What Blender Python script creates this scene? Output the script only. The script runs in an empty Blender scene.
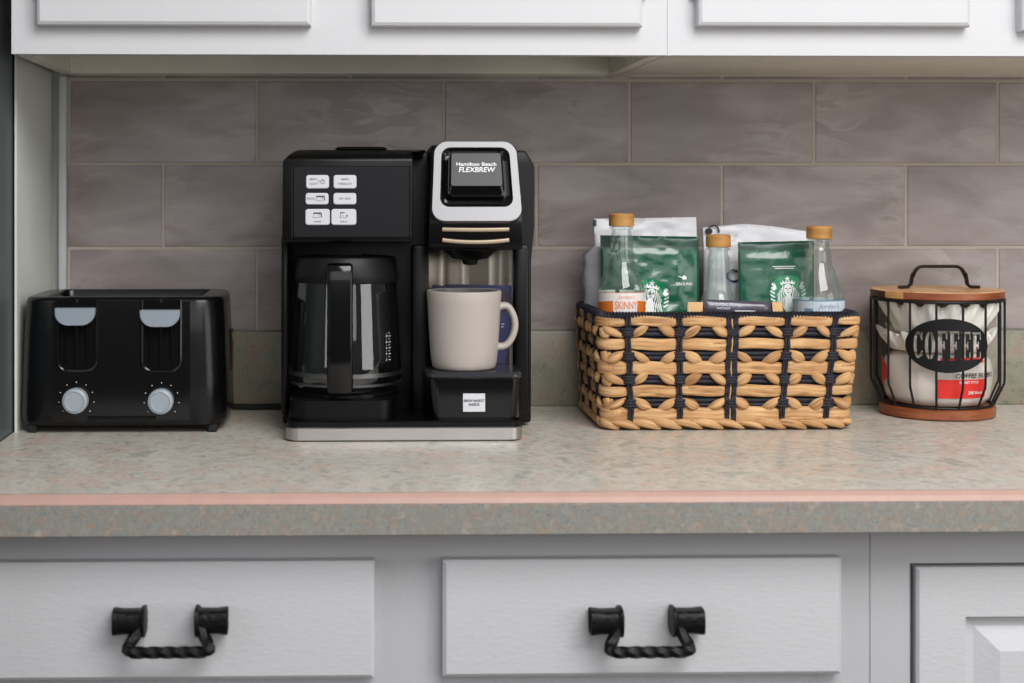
import bpy, bmesh, math, random
from mathutils import Vector, Matrix, noise
random.seed(7)
C = bpy.context.scene.collection
PI = math.pi
ZC = 0.92                      # height of the worktop
# ------------------------------------------------------------------ camera
F_PX, DIST, CAMH, YAW = 1552.0, 2.15, 0.298, 0.0244
CX, CY = 342 + F_PX*math.tan(YAW), 190.0
CA, SA = math.cos(YAW), math.sin(YAW)
cam_d = bpy.data.cameras.new('camera'); cam = bpy.data.objects.new('camera', cam_d); C.objects.link(cam)
cam.location = (0, -DIST, ZC+CAMH); cam.rotation_euler = (PI/2, 0, -YAW)
cam_d.sensor_width = 36; cam_d.lens = F_PX/1024*36
cam_d.shift_x = (512-CX)/1024; cam_d.shift_y = (CY-341.5)/1024
cam_d.clip_start = .05
cam_d.dof.use_dof = True; cam_d.dof.focus_distance = 1.92; cam_d.dof.aperture_fstop = 5.6
bpy.context.scene.camera = cam

def P(u, v, Y):                # point at depth Y (wall = 0, room = negative) seen at u, v
    t = (u-CX)/F_PX; q = Y+DIST
    X = q*(SA+t*CA)/(CA-t*SA); d = X*SA+q*CA
    return Vector((X, Y, ZC+CAMH+(CY-v)/F_PX*d))
def PC(u, v):                  # point on the worktop
    d = F_PX*CAMH/(v-CY); t = (u-CX)/F_PX
    return Vector((d*(SA+t*CA), d*(CA-t*SA)-DIST, ZC))

# ------------------------------------------------------------------ materials
def lin(c): return tuple((x/255/12.92 if x/255 <= .04045 else ((x/255+.055)/1.055)**2.4) for x in c)
def mat(name, rgb, rough=.5, metal=0, spec=.5, coat=0, bump=0, bscale=200, var=0, vscale=8, stretch=None, trans=0, em=0):
    m = bpy.data.materials.new(name); m.use_nodes = True
    nt = m.node_tree; b = nt.nodes['Principled BSDF']; c = lin(rgb)
    b.inputs['Base Color'].default_value = (*c, 1); b.inputs['Roughness'].default_value = rough
    b.inputs['Metallic'].default_value = metal; b.inputs['Specular IOR Level'].default_value = spec
    b.inputs['Coat Weight'].default_value = coat
    b.inputs['Transmission Weight'].default_value = trans
    L = nt.links.new
    if var or bump:
        tc = nt.nodes.new('ShaderNodeTexCoord'); mp = nt.nodes.new('ShaderNodeMapping')
        L(tc.outputs['Object'], mp.inputs[0])
        if stretch: mp.inputs['Scale'].default_value = stretch
    if var:
        n = nt.nodes.new('ShaderNodeTexNoise'); n.inputs['Scale'].default_value = vscale; n.inputs['Detail'].default_value = 6
        L(mp.outputs[0], n.inputs['Vector'])
        r = nt.nodes.new('ShaderNodeValToRGB'); r.color_ramp.elements[0].position = .3; r.color_ramp.elements[1].position = .7
        r.color_ramp.elements[0].color = (*[x*(1-var) for x in c], 1); r.color_ramp.elements[1].color = (*[min(1, x*(1+var)) for x in c], 1)
        L(n.outputs['Fac'], r.inputs[0]); L(r.outputs[0], b.inputs['Base Color'])
    if bump:
        n2 = nt.nodes.new('ShaderNodeTexNoise'); n2.inputs['Scale'].default_value = bscale; n2.inputs['Detail'].default_value = 4
        L(mp.outputs[0], n2.inputs['Vector'])
        bp = nt.nodes.new('ShaderNodeBump'); bp.inputs['Strength'].default_value = bump; bp.inputs['Distance'].default_value = .002
        L(n2.outputs['Fac'], bp.inputs['Height']); L(bp.outputs[0], b.inputs['Normal'])
    return m
def ramp_mat(name, stops, scale, rough, detail=8, coord='Object', stretch=(1,1,1), distort=0, bump=0, spec=.5, second=None, coat=0):
    m = bpy.data.materials.new(name); m.use_nodes = True
    nt = m.node_tree; b = nt.nodes['Principled BSDF']; L = nt.links.new
    tc = nt.nodes.new('ShaderNodeTexCoord'); mp = nt.nodes.new('ShaderNodeMapping'); mp.inputs['Scale'].default_value = stretch
    L(tc.outputs[coord], mp.inputs[0])
    n = nt.nodes.new('ShaderNodeTexNoise'); n.inputs['Scale'].default_value = scale; n.inputs['Detail'].default_value = detail
    n.inputs['Distortion'].default_value = distort; n.inputs['Roughness'].default_value = .6
    L(mp.outputs[0], n.inputs['Vector'])
    r = nt.nodes.new('ShaderNodeValToRGB'); cr = r.color_ramp
    while len(cr.elements) < len(stops): cr.elements.new(.5)
    for e, (p, c) in zip(cr.elements, stops): e.position = p; e.color = (*lin(c), 1)
    L(n.outputs['Fac'], r.inputs[0]); out = r.outputs[0]
    if second:                                                # (scale, [(pos, rgb)...], factor)
        n3 = nt.nodes.new('ShaderNodeTexNoise'); n3.inputs['Scale'].default_value = second[0]; n3.inputs['Detail'].default_value = 5
        L(mp.outputs[0], n3.inputs['Vector'])
        r3 = nt.nodes.new('ShaderNodeValToRGB'); c3 = r3.color_ramp
        while len(c3.elements) < len(second[1]): c3.elements.new(.5)
        for e, (p, c) in zip(c3.elements, second[1]): e.position = p; e.color = (*lin(c), 1)
        L(n3.outputs['Color'], r3.inputs[0])
        mx = nt.nodes.new('ShaderNodeMix'); mx.data_type = 'RGBA'; mx.inputs[0].default_value = second[2]
        L(out, mx.inputs[6]); L(r3.outputs[0], mx.inputs[7]); out = mx.outputs[2]
    L(out, b.inputs['Base Color']); b.inputs['Roughness'].default_value = rough; b.inputs['Specular IOR Level'].default_value = spec
    b.inputs['Coat Weight'].default_value = coat
    if bump:
        bp = nt.nodes.new('ShaderNodeBump'); bp.inputs['Strength'].default_value = bump; bp.inputs['Distance'].default_value = .001
        L(n.outputs['Fac'], bp.inputs['Height']); L(bp.outputs[0], b.inputs['Normal'])
    return m
def glass_mat(name, tint, rough=.02, ior=1.5, haze=0, base=.035):
    m = bpy.data.materials.new(name); m.use_nodes = True
    nt = m.node_tree; L = nt.links.new; nt.nodes.clear()
    o = nt.nodes.new('ShaderNodeOutputMaterial'); mx = nt.nodes.new('ShaderNodeMixShader')
    t = nt.nodes.new('ShaderNodeBsdfTransparent'); t.inputs[0].default_value = (*tint, 1)
    g = nt.nodes.new('ShaderNodeBsdfGlossy'); g.inputs['Roughness'].default_value = rough
    lw = nt.nodes.new('ShaderNodeFresnel'); lw.inputs['IOR'].default_value = ior
    ad = nt.nodes.new('ShaderNodeMath'); ad.operation = 'ADD'; ad.use_clamp = True; ad.inputs[1].default_value = base
    L(lw.outputs[0], ad.inputs[0]); mn = nt.nodes.new('ShaderNodeMath'); mn.operation = 'MINIMUM'; mn.inputs[1].default_value = .42; L(ad.outputs[0], mn.inputs[0]); L(mn.outputs[0], mx.inputs[0]); L(t.outputs[0], mx.inputs[1]); L(g.outputs[0], mx.inputs[2])
    if haze:
        d = nt.nodes.new('ShaderNodeBsdfDiffuse'); d.inputs[0].default_value = (.8, .8, .8, 1)
        m2 = nt.nodes.new('ShaderNodeMixShader'); m2.inputs[0].default_value = haze
        L(mx.outputs[0], m2.inputs[1]); L(d.outputs[0], m2.inputs[2]); L(m2.outputs[0], o.inputs[0])
    else: L(mx.outputs[0], o.inputs[0])
    return m

M = {}
M['paint_up'] = mat('white_cabinet_paint', (200,200,203), .42, bump=.12, bscale=90)
M['paint_low'] = mat('light_grey_cabinet_paint', (194,195,198), .45, bump=.22, bscale=120, stretch=(1,1,2.2))
M['paint_frame_shaded'] = mat('shaded_frame_paint', (180,180,183), .45, bump=.12, bscale=120, stretch=(2.2,1,1))  # same cabinet paint, darkened to carry the shade under the worktop
M['paint_in'] = mat('cream_cabinet_underside', (226,221,208), .6, var=.06, vscale=14)
M['paint_panel'] = mat('grey_green_panel_paint', (212,215,209), .5, var=.05, vscale=10, bump=.1, bscale=60)
M['trim_strip'] = mat('pale_trim_paint', (190,194,194), .5, var=.08, vscale=20)
M['gap'] = mat('gap_shade_paint', (30,27,25), .9)  # painted shade for the gap round the lower door
M['grout'] = mat('grout', (178,167,156), .85, bump=.3, bscale=400)
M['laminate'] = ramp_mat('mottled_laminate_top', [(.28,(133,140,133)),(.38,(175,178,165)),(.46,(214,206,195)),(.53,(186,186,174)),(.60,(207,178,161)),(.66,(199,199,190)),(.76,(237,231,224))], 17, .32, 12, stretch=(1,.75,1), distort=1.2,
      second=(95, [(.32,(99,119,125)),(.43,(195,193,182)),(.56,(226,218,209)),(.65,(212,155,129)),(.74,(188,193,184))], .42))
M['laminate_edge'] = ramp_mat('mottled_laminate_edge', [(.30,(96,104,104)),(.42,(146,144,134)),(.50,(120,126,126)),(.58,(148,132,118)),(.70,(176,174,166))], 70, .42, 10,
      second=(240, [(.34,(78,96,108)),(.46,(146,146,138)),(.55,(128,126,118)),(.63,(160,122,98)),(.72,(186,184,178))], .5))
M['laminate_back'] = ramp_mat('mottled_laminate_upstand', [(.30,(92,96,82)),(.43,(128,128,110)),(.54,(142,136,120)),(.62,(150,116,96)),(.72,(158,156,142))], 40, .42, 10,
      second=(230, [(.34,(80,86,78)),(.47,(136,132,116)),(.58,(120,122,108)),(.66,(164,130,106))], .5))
M['pink'] = mat('salmon_edge_band', (178,144,132), .4, var=.05, vscale=30)
M['black_gloss'] = mat('black_gloss_plastic', (7,7,9), .12, spec=.4)
M['black_satin'] = mat('black_satin_plastic', (5,5,6), .34, spec=.22)
M['toaster_black'] = mat('toaster_black', (8,8,10), .24, spec=.35)
M['black_matte'] = mat('charcoal_matte_plastic', (20,20,23), .45, spec=.3)
M['black_deep'] = mat('deep_black', (5,5,6), .7, spec=.1)
M['panel_grey'] = mat('dark_grey_panel', (13,15,19), .4, spec=.25)
M['badge_grey'] = mat('badge_grey', (44,46,50), .4, spec=.4)
M['button_white'] = mat('white_button', (206,207,213), .45)
M['ink'] = mat('grey_print', (70,72,80), .6)
M['ink_dark'] = mat('black_print', (22,22,24), .6)
M['white_print'] = mat('white_print', (232,232,234), .55)
M['steel'] = mat('brushed_steel', (190,187,184), .3, 1, bump=.08, bscale=30, stretch=(2,60,60))
M['drip'] = mat('dark_grey_gloss_plate', (74,74,80), .2, .6)
M['steel_frame'] = mat('satin_silver', (112,112,114), .42, 1)
M['steel_reflections'] = ramp_mat('back_plate_painted_reflections', [(.40,(64,58,52)),(.48,(150,140,128)),(.53,(206,198,186)),(.60,(110,102,94))], .36, .25, 2, stretch=(90,90,1.5))  # vertical streaks paint reflections into the plate colour
M['steel_reflections'].node_tree.nodes['Principled BSDF'].inputs['Metallic'].default_value = 1
M['gold'] = mat('pale_gold_trim', (176,158,136), .42, .5)
M['lever'] = mat('blue_grey_plastic', (138,148,158), .4)
M['knob'] = mat('blue_grey_knob', (150,160,168), .4)
M['ceramic'] = mat('warm_grey_stoneware', (174,165,158), .42, spec=.4)
M['ceramic_in'] = mat('grey_glaze', (112,108,106), .3)
M['navy'] = mat('navy_card', (38,43,84), .5)
M['maroon'] = mat('dark_red_print', (44,26,44), .5)
M['glass'] = glass_mat('clear_glass', (.90,.95,.93), .03, 1.45, .03)
M['glass_carafe'] = glass_mat('carafe_glass', (.90,.91,.93), .02, 1.5, 0, .08)
M['wood_cap'] = ramp_mat('bamboo_cap', [(.3,(146,98,46)),(.5,(178,128,64)),(.7,(196,148,82))], 12, .45, 5, stretch=(1,1,5))
M['green'] = mat('dark_green_foil_bag', (17,84,62), .2, spec=.6, coat=.15, bump=1.0, bscale=30, var=.10, vscale=14)
M['green_dark'] = mat('dark_green_seal', (8,62,46), .35, bump=.3, bscale=60)
M['logo_green'] = mat('bright_green_print', (2,128,82), .4)
M['white_bag'] = mat('white_foil_bag', (218,218,223), .34, bump=.8, bscale=22, var=.04, vscale=12)
M['grey_foil'] = mat('grey_foil', (176,176,184), .34, 0, bump=.5, bscale=40, var=.12, vscale=20)
M['navy_print'] = mat('navy_print', (24,62,104), .5)
M['purple_wrap'] = mat('dark_purple_wrapper', (76,69,84), .22, spec=.7, bump=.4, bscale=40, var=.2, vscale=30)
M['red_wrap'] = mat('red_wrapper', (186,30,42), .35)
M['kraft'] = mat('pale_kraft', (226,182,128), .6, var=.08, vscale=30)
M['label_white'] = mat('white_paper_label', (228,222,218), .5)
M['label_blue'] = mat('pale_blue_label', (196,206,214), .5)
M['orange'] = mat('orange_print', (214,112,28), .5)
M['orange_ink'] = mat('soft_orange_print', (226,138,84), .5)
M['blue_ink'] = mat('blue_grey_print', (108,134,156), .5)
M['straw'] = ramp_mat('water_hyacinth_straw', [(.32,(84,50,26)),(.42,(168,120,74)),(.54,(202,160,110)),(.68,(226,192,146))], 1.0, .62, 6, coord='UV', stretch=(22,340,1), distort=.2, bump=1.0, spec=.3,
      second=(.35, [(.38,(130,84,48)),(.48,(210,168,118)),(.62,(160,112,76))], .45))
M['straw_dark'] = mat('dark_straw_lining', (92,62,34), .8, var=.3, vscale=60)
M['cord_black'] = mat('black_paper_cord', (30,32,42), .5, spec=.4, bump=.6, bscale=700)
M['wood'] = ramp_mat('reddish_wood', [(.3,(92,46,24)),(.45,(136,72,40)),(.6,(156,92,54)),(.75,(180,124,78))], 9, .4, 5, stretch=(1,1,7), distort=.6)
M['wood_top'] = ramp_mat('pale_wood', [(.3,(176,122,80)),(.5,(206,162,118)),(.7,(222,184,142))], 9, .45, 5, stretch=(7,1,1), distort=.4)
M['wood_dark'] = ramp_mat('dark_walnut_edge', [(.3,(44,28,20)),(.5,(66,40,26)),(.7,(90,56,36))], 9, .45, 5, stretch=(1,1,7))
M['wood_tan'] = ramp_mat('tan_wood_edge', [(.3,(170,120,66)),(.5,(198,148,92)),(.7,(214,168,112))], 9, .45, 5, stretch=(1,1,7))
M['wire'] = mat('black_wire', (13,13,15), .5, spec=.35)
M['sign_black'] = mat('black_sign_plate', (9,9,11), .5, spec=.25)
M['bronze'] = mat('dark_bronze', (58,50,44), .42, .7)
M['paper'] = mat('white_filter_paper', (250,247,240), .8, bump=.15, bscale=80)
M['plastic_bag'] = mat('glossy_plastic_pack', (214,206,198), .2, spec=.7, bump=.6, bscale=22, var=.08, vscale=25)
M['red_label'] = mat('red_label_print', (214,44,36), .4)
M['iron'] = mat('black_iron', (6,6,7), .45, 0, .25, bump=.5, bscale=220)
M['rubber'] = mat('black_rubber', (10,10,10), .7)
M['fridge'] = mat('slate_grey_fridge', (88,98,100), .4, .3)
M['floor'] = ramp_mat('oak_floor', [(.3,(58,42,30)),(.5,(74,54,38)),(.7,(86,64,46))], 4, .45, 5, stretch=(1,8,1))
M['wall'] = mat('wall_paint', (205,202,196), .7, bump=.1, bscale=120)
M['sticker_y'] = mat('yellow_sticker_print', (170,160,60), .5)
M['sticker_r'] = mat('red_sticker_print', (120,50,60), .5)

def tile_material():
    m = bpy.data.materials.new('grey_brown_glazed_tile'); m.use_nodes = True
    nt = m.node_tree; b = nt.nodes['Principled BSDF']; L = nt.links.new
    tc = nt.nodes.new('ShaderNodeTexCoord'); at = nt.nodes.new('ShaderNodeAttribute'); at.attribute_name = 'tile_seed'
    off = nt.nodes.new('ShaderNodeVectorMath'); off.operation = 'MULTIPLY_ADD'; off.inputs[1].default_value = (9, 5, 7)
    L(at.outputs['Color'], off.inputs[0]); L(tc.outputs['Object'], off.inputs[2])
    mp = nt.nodes.new('ShaderNodeMapping'); mp.inputs['Scale'].default_value = (1, 1, 3.0); L(off.outputs[0], mp.inputs[0])
    n = nt.nodes.new('ShaderNodeTexNoise'); n.inputs['Scale'].default_value = 7; n.inputs['Detail'].default_value = 8; n.inputs['Distortion'].default_value = .6
    L(mp.outputs[0], n.inputs['Vector'])
    r = nt.nodes.new('ShaderNodeValToRGB'); cr = r.color_ramp; cr.elements.new(.5)
    for e, (p, c) in zip(cr.elements, [(.3,(124,113,109)),(.5,(144,133,130)),(.72,(166,156,154))]): e.position = p; e.color = (*lin(c), 1)
    L(n.outputs['Fac'], r.inputs[0])
    w = nt.nodes.new('ShaderNodeTexNoise'); w.inputs['Scale'].default_value = 10; w.inputs['Detail'].default_value = 5; w.inputs['Distortion'].default_value = 1.6
    L(mp.outputs[0], w.inputs['Vector'])
    wr = nt.nodes.new('ShaderNodeValToRGB'); we = wr.color_ramp
    we.elements.new(.5); we.elements.new(.5)
    for e, (p, v) in zip(we.elements, [(.47,0),(.53,.9),(.60,.6),(.70,.25)]): e.position = p; e.color = (v, v, v, 1)
    L(w.outputs['Fac'], wr.inputs[0])
    msk = nt.nodes.new('ShaderNodeTexNoise'); msk.inputs['Scale'].default_value = 4.5; msk.inputs['Detail'].default_value = 2; L(off.outputs[0], msk.inputs['Vector'])
    mr = nt.nodes.new('ShaderNodeMapRange'); mr.inputs[1].default_value = .46; mr.inputs[2].default_value = .68; mr.inputs[4].default_value = .75; L(msk.outputs['Fac'], mr.inputs[0])
    mu = nt.nodes.new('ShaderNodeMath'); mu.operation = 'MULTIPLY'; L(wr.outputs[0], mu.inputs[0]); L(mr.outputs[0], mu.inputs[1])
    mx = nt.nodes.new('ShaderNodeMix'); mx.data_type = 'RGBA'; L(mu.outputs[0], mx.inputs[0]); L(r.outputs[0], mx.inputs[6]); mx.inputs[7].default_value = (*lin((178,170,166)), 1)
    L(mx.outputs[2], b.inputs['Base Color']); b.inputs['Roughness'].default_value = .34
    bp = nt.nodes.new('ShaderNodeBump'); bp.inputs['Strength'].default_value = .12; bp.inputs['Distance'].default_value = .003
    L(w.outputs['Fac'], bp.inputs['Height']); L(bp.outputs[0], b.inputs['Normal'])
    return m
M['tile'] = tile_material()

# ------------------------------------------------------------------ mesh helpers
class MB:
    def __init__(s): s.v, s.f, s.uv, s.mi, s.cur = [], [], [], [], 0
    def add(s, verts, faces, uvs=None):
        o = len(s.v); s.v += [tuple(x) for x in verts]
        for k, f in enumerate(faces):
            s.f.append([i+o for i in f]); s.mi.append(s.cur)
            s.uv.append(uvs[k] if uvs else [(0, 0)]*len(f))
        return s
    def box(s, x0, x1, y0, y1, z0, z1, bev=0, seg=2):
        bm = bmesh.new(); bmesh.ops.create_cube(bm, size=1)
        for v in bm.verts: v.co = ((x0+x1)/2+v.co.x*(x1-x0), (y0+y1)/2+v.co.y*(y1-y0), (z0+z1)/2+v.co.z*(z1-z0))
        if bev: bmesh.ops.bevel(bm, geom=list(bm.edges), offset=min(bev, .49*min(abs(x1-x0), abs(y1-y0), abs(z1-z0))), segments=seg, profile=.5, affect='EDGES')
        return s.bm(bm)
    def bm(s, bm):
        bm.verts.index_update(); s.add([v.co[:] for v in bm.verts], [[v.index for v in f.verts] for f in bm.faces]); bm.free(); return s
    def loft(s, rings, cap0=True, cap1=True):
        n = len(rings[0]); V = [p for r in rings for p in r]; F = []
        for k in range(len(rings)-1):
            for i in range(n):
                j = (i+1) % n; F.append([k*n+i, k*n+j, (k+1)*n+j, (k+1)*n+i])
        if cap0: F.append(list(range(n))[::-1])
        if cap1: F.append([(len(rings)-1)*n+i for i in range(n)])
        return s.add(V, F)
    def lathe(s, prof, n=40, c=(0,0), flute=None, cap0=True, cap1=True):
        rings = []
        for k, (r, z) in enumerate(prof):
            rings.append([(c[0]+(r+(flute(k, 2*PI*i/n) if flute else 0))*math.cos(2*PI*i/n), c[1]+(r+(flute(k, 2*PI*i/n) if flute else 0))*math.sin(2*PI*i/n), z) for i in range(n)])
        return s.loft(rings, cap0, cap1)
    def tube(s, pts, ra, rb=None, n=8, closed=False, nrm=None, scale=None, twist=0, caps=True):
        pts = [Vector(p) for p in pts]; m = len(pts); V = []; U = []; dist = 0
        N = None
        for k, p in enumerate(pts):
            a = pts[(k-1) % m] if (closed or k > 0) else p; b = pts[(k+1) % m] if (closed or k < m-1) else p
            T = (b-a).normalized()
            if nrm: N = Vector(nrm[k])
            elif N is None: N = Vector((0,0,1)) if abs(T.z) < .9 else Vector((0,-1,0))
            N = (N-T*N.dot(T)).normalized(); B = T.cross(N)
            if k: dist += (p-pts[k-1]).length
            sc = scale(k/(m-1)) if scale else 1
            for i in range(n):
                th = 2*PI*i/n
                x, y = (rb if rb else ra)*math.cos(th)*sc, ra*math.sin(th)*sc
                if twist:
                    tw = twist*k/(m-1); x, y = x*math.cos(tw)-y*math.sin(tw), x*math.sin(tw)+y*math.cos(tw)
                V.append(p+N*x+B*y)
            U.append(dist)
        F, W = [], []
        u0 = random.random()*7; v0 = random.random()*5
        for k in range(m if closed else m-1):
            k2 = (k+1) % m
            for i in range(n):
                j = (i+1) % n; F.append([k*n+i, k2*n+i, k2*n+j, k*n+j])
                ue = U[k2] if k2 else U[-1]+(pts[0]-pts[-1]).length
                cj = abs((i+1)/n*2-1); ci = abs(i/n*2-1)
                w = ra*2
                W.append([(u0+U[k], v0+ci*w), (u0+ue, v0+ci*w), (u0+ue, v0+cj*w), (u0+U[k], v0+cj*w)])
        if caps and not closed:
            F.append(list(range(n))); W.append([(0,0)]*n)
            F.append([(m-1)*n+i for i in range(n)][::-1]); W.append([(0,0)]*n)
        return s.add(V, F, W)
    def build(s, name, mats, parent=None, smooth=True, angle=35, loc=None):
        me = bpy.data.meshes.new(name); me.from_pydata(s.v, [], s.f)
        if not isinstance(mats, (list, tuple)): mats = [mats]
        for m in mats: me.materials.append(M[m] if isinstance(m, str) else m)
        uvl = me.uv_layers.new(name='UVMap'); i = 0
        for p, uv, mi in zip(me.polygons, s.uv, s.mi):
            p.material_index = mi; p.use_smooth = smooth
            for k, li in enumerate(p.loop_indices): uvl.data[li].uv = uv[k]
        bm = bmesh.new(); bm.from_mesh(me); bmesh.ops.recalc_face_normals(bm, faces=bm.faces); bm.to_mesh(me); bm.free()
        if smooth: me.set_sharp_from_angle(angle=math.radians(angle))
        o = bpy.data.objects.new(name, me); C.objects.link(o)
        if parent: o.parent = parent
        if loc: o.location = loc
        return o

def thing(name, label, cat, loc, rz=0, group=None):
    o = bpy.data.objects.new(name, None); C.objects.link(o); o.location = loc; o.rotation_euler = (0,0,rz)
    o.empty_display_size = .02
    return tag(o, label, cat, group)
def tag(o, label, cat, group=None):
    o['label'] = label; o['category'] = cat
    if group: o['group'] = group
    return o
def struct(o): o['kind'] = 'structure'; return o
def rrect(w, d, r, n=6, cx=0, cy=0):
    pts = []
    for sx, sy, a0 in ((1,1,0),(-1,1,90),(-1,-1,180),(1,-1,270)):
        for k in range(n+1):
            a = math.radians(a0+90*k/n); pts.append((cx+sx*(w/2-r)+r*math.cos(a), cy+sy*(d/2-r)+r*math.sin(a)))
    return pts
_fonts = {}
def text2d(body, size, bold=False, sx=1, shear=0):
    cu = bpy.data.curves.new('t', 'FONT'); cu.body = body; cu.size = size; cu.align_x = 'CENTER'; cu.align_y = 'CENTER'; cu.resolution_u = 3
    if bold: cu.offset = size*.018
    cu.shear = shear
    o = bpy.data.objects.new('t', cu); C.objects.link(o)
    bpy.context.view_layer.update()
    me = bpy.data.meshes.new_from_object(o.evaluated_get(bpy.context.evaluated_depsgraph_get()))
    vs = [(v.co.x*sx, v.co.y) for v in me.vertices]; fs = [list(p.vertices) for p in me.polygons]
    bpy.data.objects.remove(o); bpy.data.curves.remove(cu); bpy.data.meshes.remove(me)
    return vs, fs
def put_text(mb, body, size, fn, cx=0, cy=0, bold=False, sx=1, shear=0, rot=0):
    vs, fs = text2d(body, size, bold, sx, shear); c, s = math.cos(rot), math.sin(rot)
    mb.add([fn(cx+x*c-y*s, cy+x*s+y*c) for x, y in vs], fs)
def ribbon(mb, pts, w, fn):
    pts = [Vector(p) for p in pts]; V = []; m = len(pts)
    for k, p in enumerate(pts):
        T = (pts[min(k+1, m-1)]-pts[max(k-1, 0)]).normalized(); N = Vector((-T.y, T.x))
        ww = w(k/(m-1)) if callable(w) else w
        V += [fn(*(p+N*ww/2)), fn(*(p-N*ww/2))]
    mb.add(V, [[2*k, 2*k+1, 2*k+3, 2*k+2] for k in range(m-1)])
def poly(mb, pts, fn):
    mb.add([fn(*p) for p in pts], [list(range(len(pts)))])
def plate(mb, cx, cz, w, h, r, y0, y1, n=5):                         # rounded plate in the x-z plane, from y0 (back) to y1 (front)
    o = rrect(w, h, r, n)
    e = min(.0008, abs(y1-y0)*.4)*(1 if y1 < y0 else -1)
    i = rrect(w-2*abs(e), h-2*abs(e), max(r-abs(e), 1e-5), n)
    mb.loft([[(cx+x, y0, cz+z) for x, z in o], [(cx+x, y1+e, cz+z) for x, z in o], [(cx+x, y1, cz+z) for x, z in i]])
def outline(mb, poly2d, y0, y1, bev=.004):                           # profile in x-z extruded along y
    bm = bmesh.new(); vs = [bm.verts.new((x, y0, z)) for x, z in poly2d]; f = bm.faces.new(vs)
    r = bmesh.ops.extrude_face_region(bm, geom=[f])
    for g in r['geom']:
        if isinstance(g, bmesh.types.BMVert): g.co.y = y1
    if bev: bmesh.ops.bevel(bm, geom=list(bm.edges), offset=bev, segments=2, profile=.5, affect='EDGES')
    mb.bm(bm)
def arc(cx, cy, rx, ry, a0, a1, n=12):
    return [(cx+rx*math.cos(math.radians(a0+(a1-a0)*k/n)), cy+ry*math.sin(math.radians(a0+(a1-a0)*k/n))) for k in range(n+1)]

# ================================================================== SETTING
XL = P(17, 200, -.23).x                                              # inner face of the end panel
XR = 1.6
# tiled back wall -----------------------------------------------------
JX, PX, PZ = P(257, 100, 0).x, (P(998, 100, 0).x-P(257, 100, 0).x)/4, (P(342,80,0).z-P(342,332,0).z)/3
ZT = P(342, 80, 0).z
mb = MB(); mb.box(-1.6, 2.2, .008, .12, 0, 2.5); mb.cur = 1
xs = P(66, 100, 0).x
mb.box(xs, XR+.5, .0014, .0085, ZC+.06, ZC+.52); mb.cur = 2
tile_faces = []
for row in range(-1, 4):
    z1 = ZT-PZ*row; z0 = z1-PZ
    sh = 0 if row % 2 == 0 else .5
    for k in range(-4, 9):
        x0 = JX+(k+sh)*PX; x1 = x0+PX
        a, b = max(x0, xs)+.0016, min(x1, XR+.5)-.0016
        if b-a < .01: continue
        c0 = len(mb.f); mb.box(a, b, .0005, .009, max(z0, ZC+.06)+.0018, z1-.0018, .0012, 1)
        tile_faces.append((c0, len(mb.f), random.random(), random.random(), random.random()))
wall = mb.build('wall_back', ['wall', 'grout', 'tile'], smooth=False); struct(wall)
ca = wall.data.color_attributes.new('tile_seed', 'FLOAT_COLOR', 'CORNER')
for a, b, r, g, bl in tile_faces:
    for p in range(a, b):
        for li in wall.data.polygons[p].loop_indices: ca.data[li].color = (r, g, bl, 1)
mb = MB(); mb.box(-2.5, 2.8, -3.2, .12, -.05, 0); struct(mb.build('floor', 'floor', smooth=False))
# end panel and strip at the left
mb = MB()
xb = XL
mb.box(XL-.003, XL, -.23, -.001, ZC, ZC+1.2)
struct(mb.build('trim_1', 'paint_panel', smooth=False))
mb = MB(); mb.box(P(58.6, 100, -.01).x, P(66.3, 100, -.01).x, -.012, .004, ZC+.10, ZC+.4548, .002); struct(mb.build('trim_2', 'trim_strip'))

# ------------------------------------------------------------------ worktop
YF = -.632; TH = .0398
t = thing('countertop', 'mottled grey green laminate worktop with a salmon pink front edge band', 'countertop', (0, YF, ZC))
x0c = XL-.004
mb = MB(); mb.box(x0c, XR, .0040, .632, -TH, -.0088); mb.box(x0c, XR, .0085, .632, -.0088, 0); mb.build('worktop', 'laminate', t)
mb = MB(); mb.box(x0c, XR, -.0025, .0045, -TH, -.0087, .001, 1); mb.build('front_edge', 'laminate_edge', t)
mb = MB()
pr = [(-.0025, -.0086), (.0014, -.0036), (.0060, .0004), (.0090, .0004), (.0090, -.0086)]
mb.loft([[(x0c, y, z) for y, z in pr], [(XR, y, z) for y, z in pr]]); mb.build('edge_band', 'pink', t, smooth=False)
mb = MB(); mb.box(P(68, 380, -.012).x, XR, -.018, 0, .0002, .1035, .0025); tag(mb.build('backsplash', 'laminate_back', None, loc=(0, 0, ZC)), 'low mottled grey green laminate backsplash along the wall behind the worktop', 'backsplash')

# ------------------------------------------------------------------ refrigerator beside the panel (mostly outside the picture)
t = thing('refrigerator', 'dark slate grey refrigerator side beside the end panel', 'refrigerator', (XL-.3555, -.36, 0))
mb = MB(); mb.box(-.35, .35, -.30, .32, .03, 1.75, .006); mb.build('body', 'fridge', t)
for z0, z1 in ((.06, 1.2), (1.21, 1.75)):
    mb = MB(); mb.box(-.35, .35, -.365, -.305, z0, z1, .012); d = mb.build('door', 'fridge', t)
    mb = MB(); mb.tube([(-.3, -.365, z0+.1), (-.3, -.40, z0+.12), (-.3, -.40, z1-.12), (-.3, -.365, z1-.1)], .012); mb.build('handle', 'steel', d)
for sx in (-1, 1):
    for y in (-.25, .27):
        mb = MB(); mb.lathe([(.02, 0), (.02, .032)], 14, (sx*.3, y)); mb.build('foot', 'rubber', t)

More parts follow.
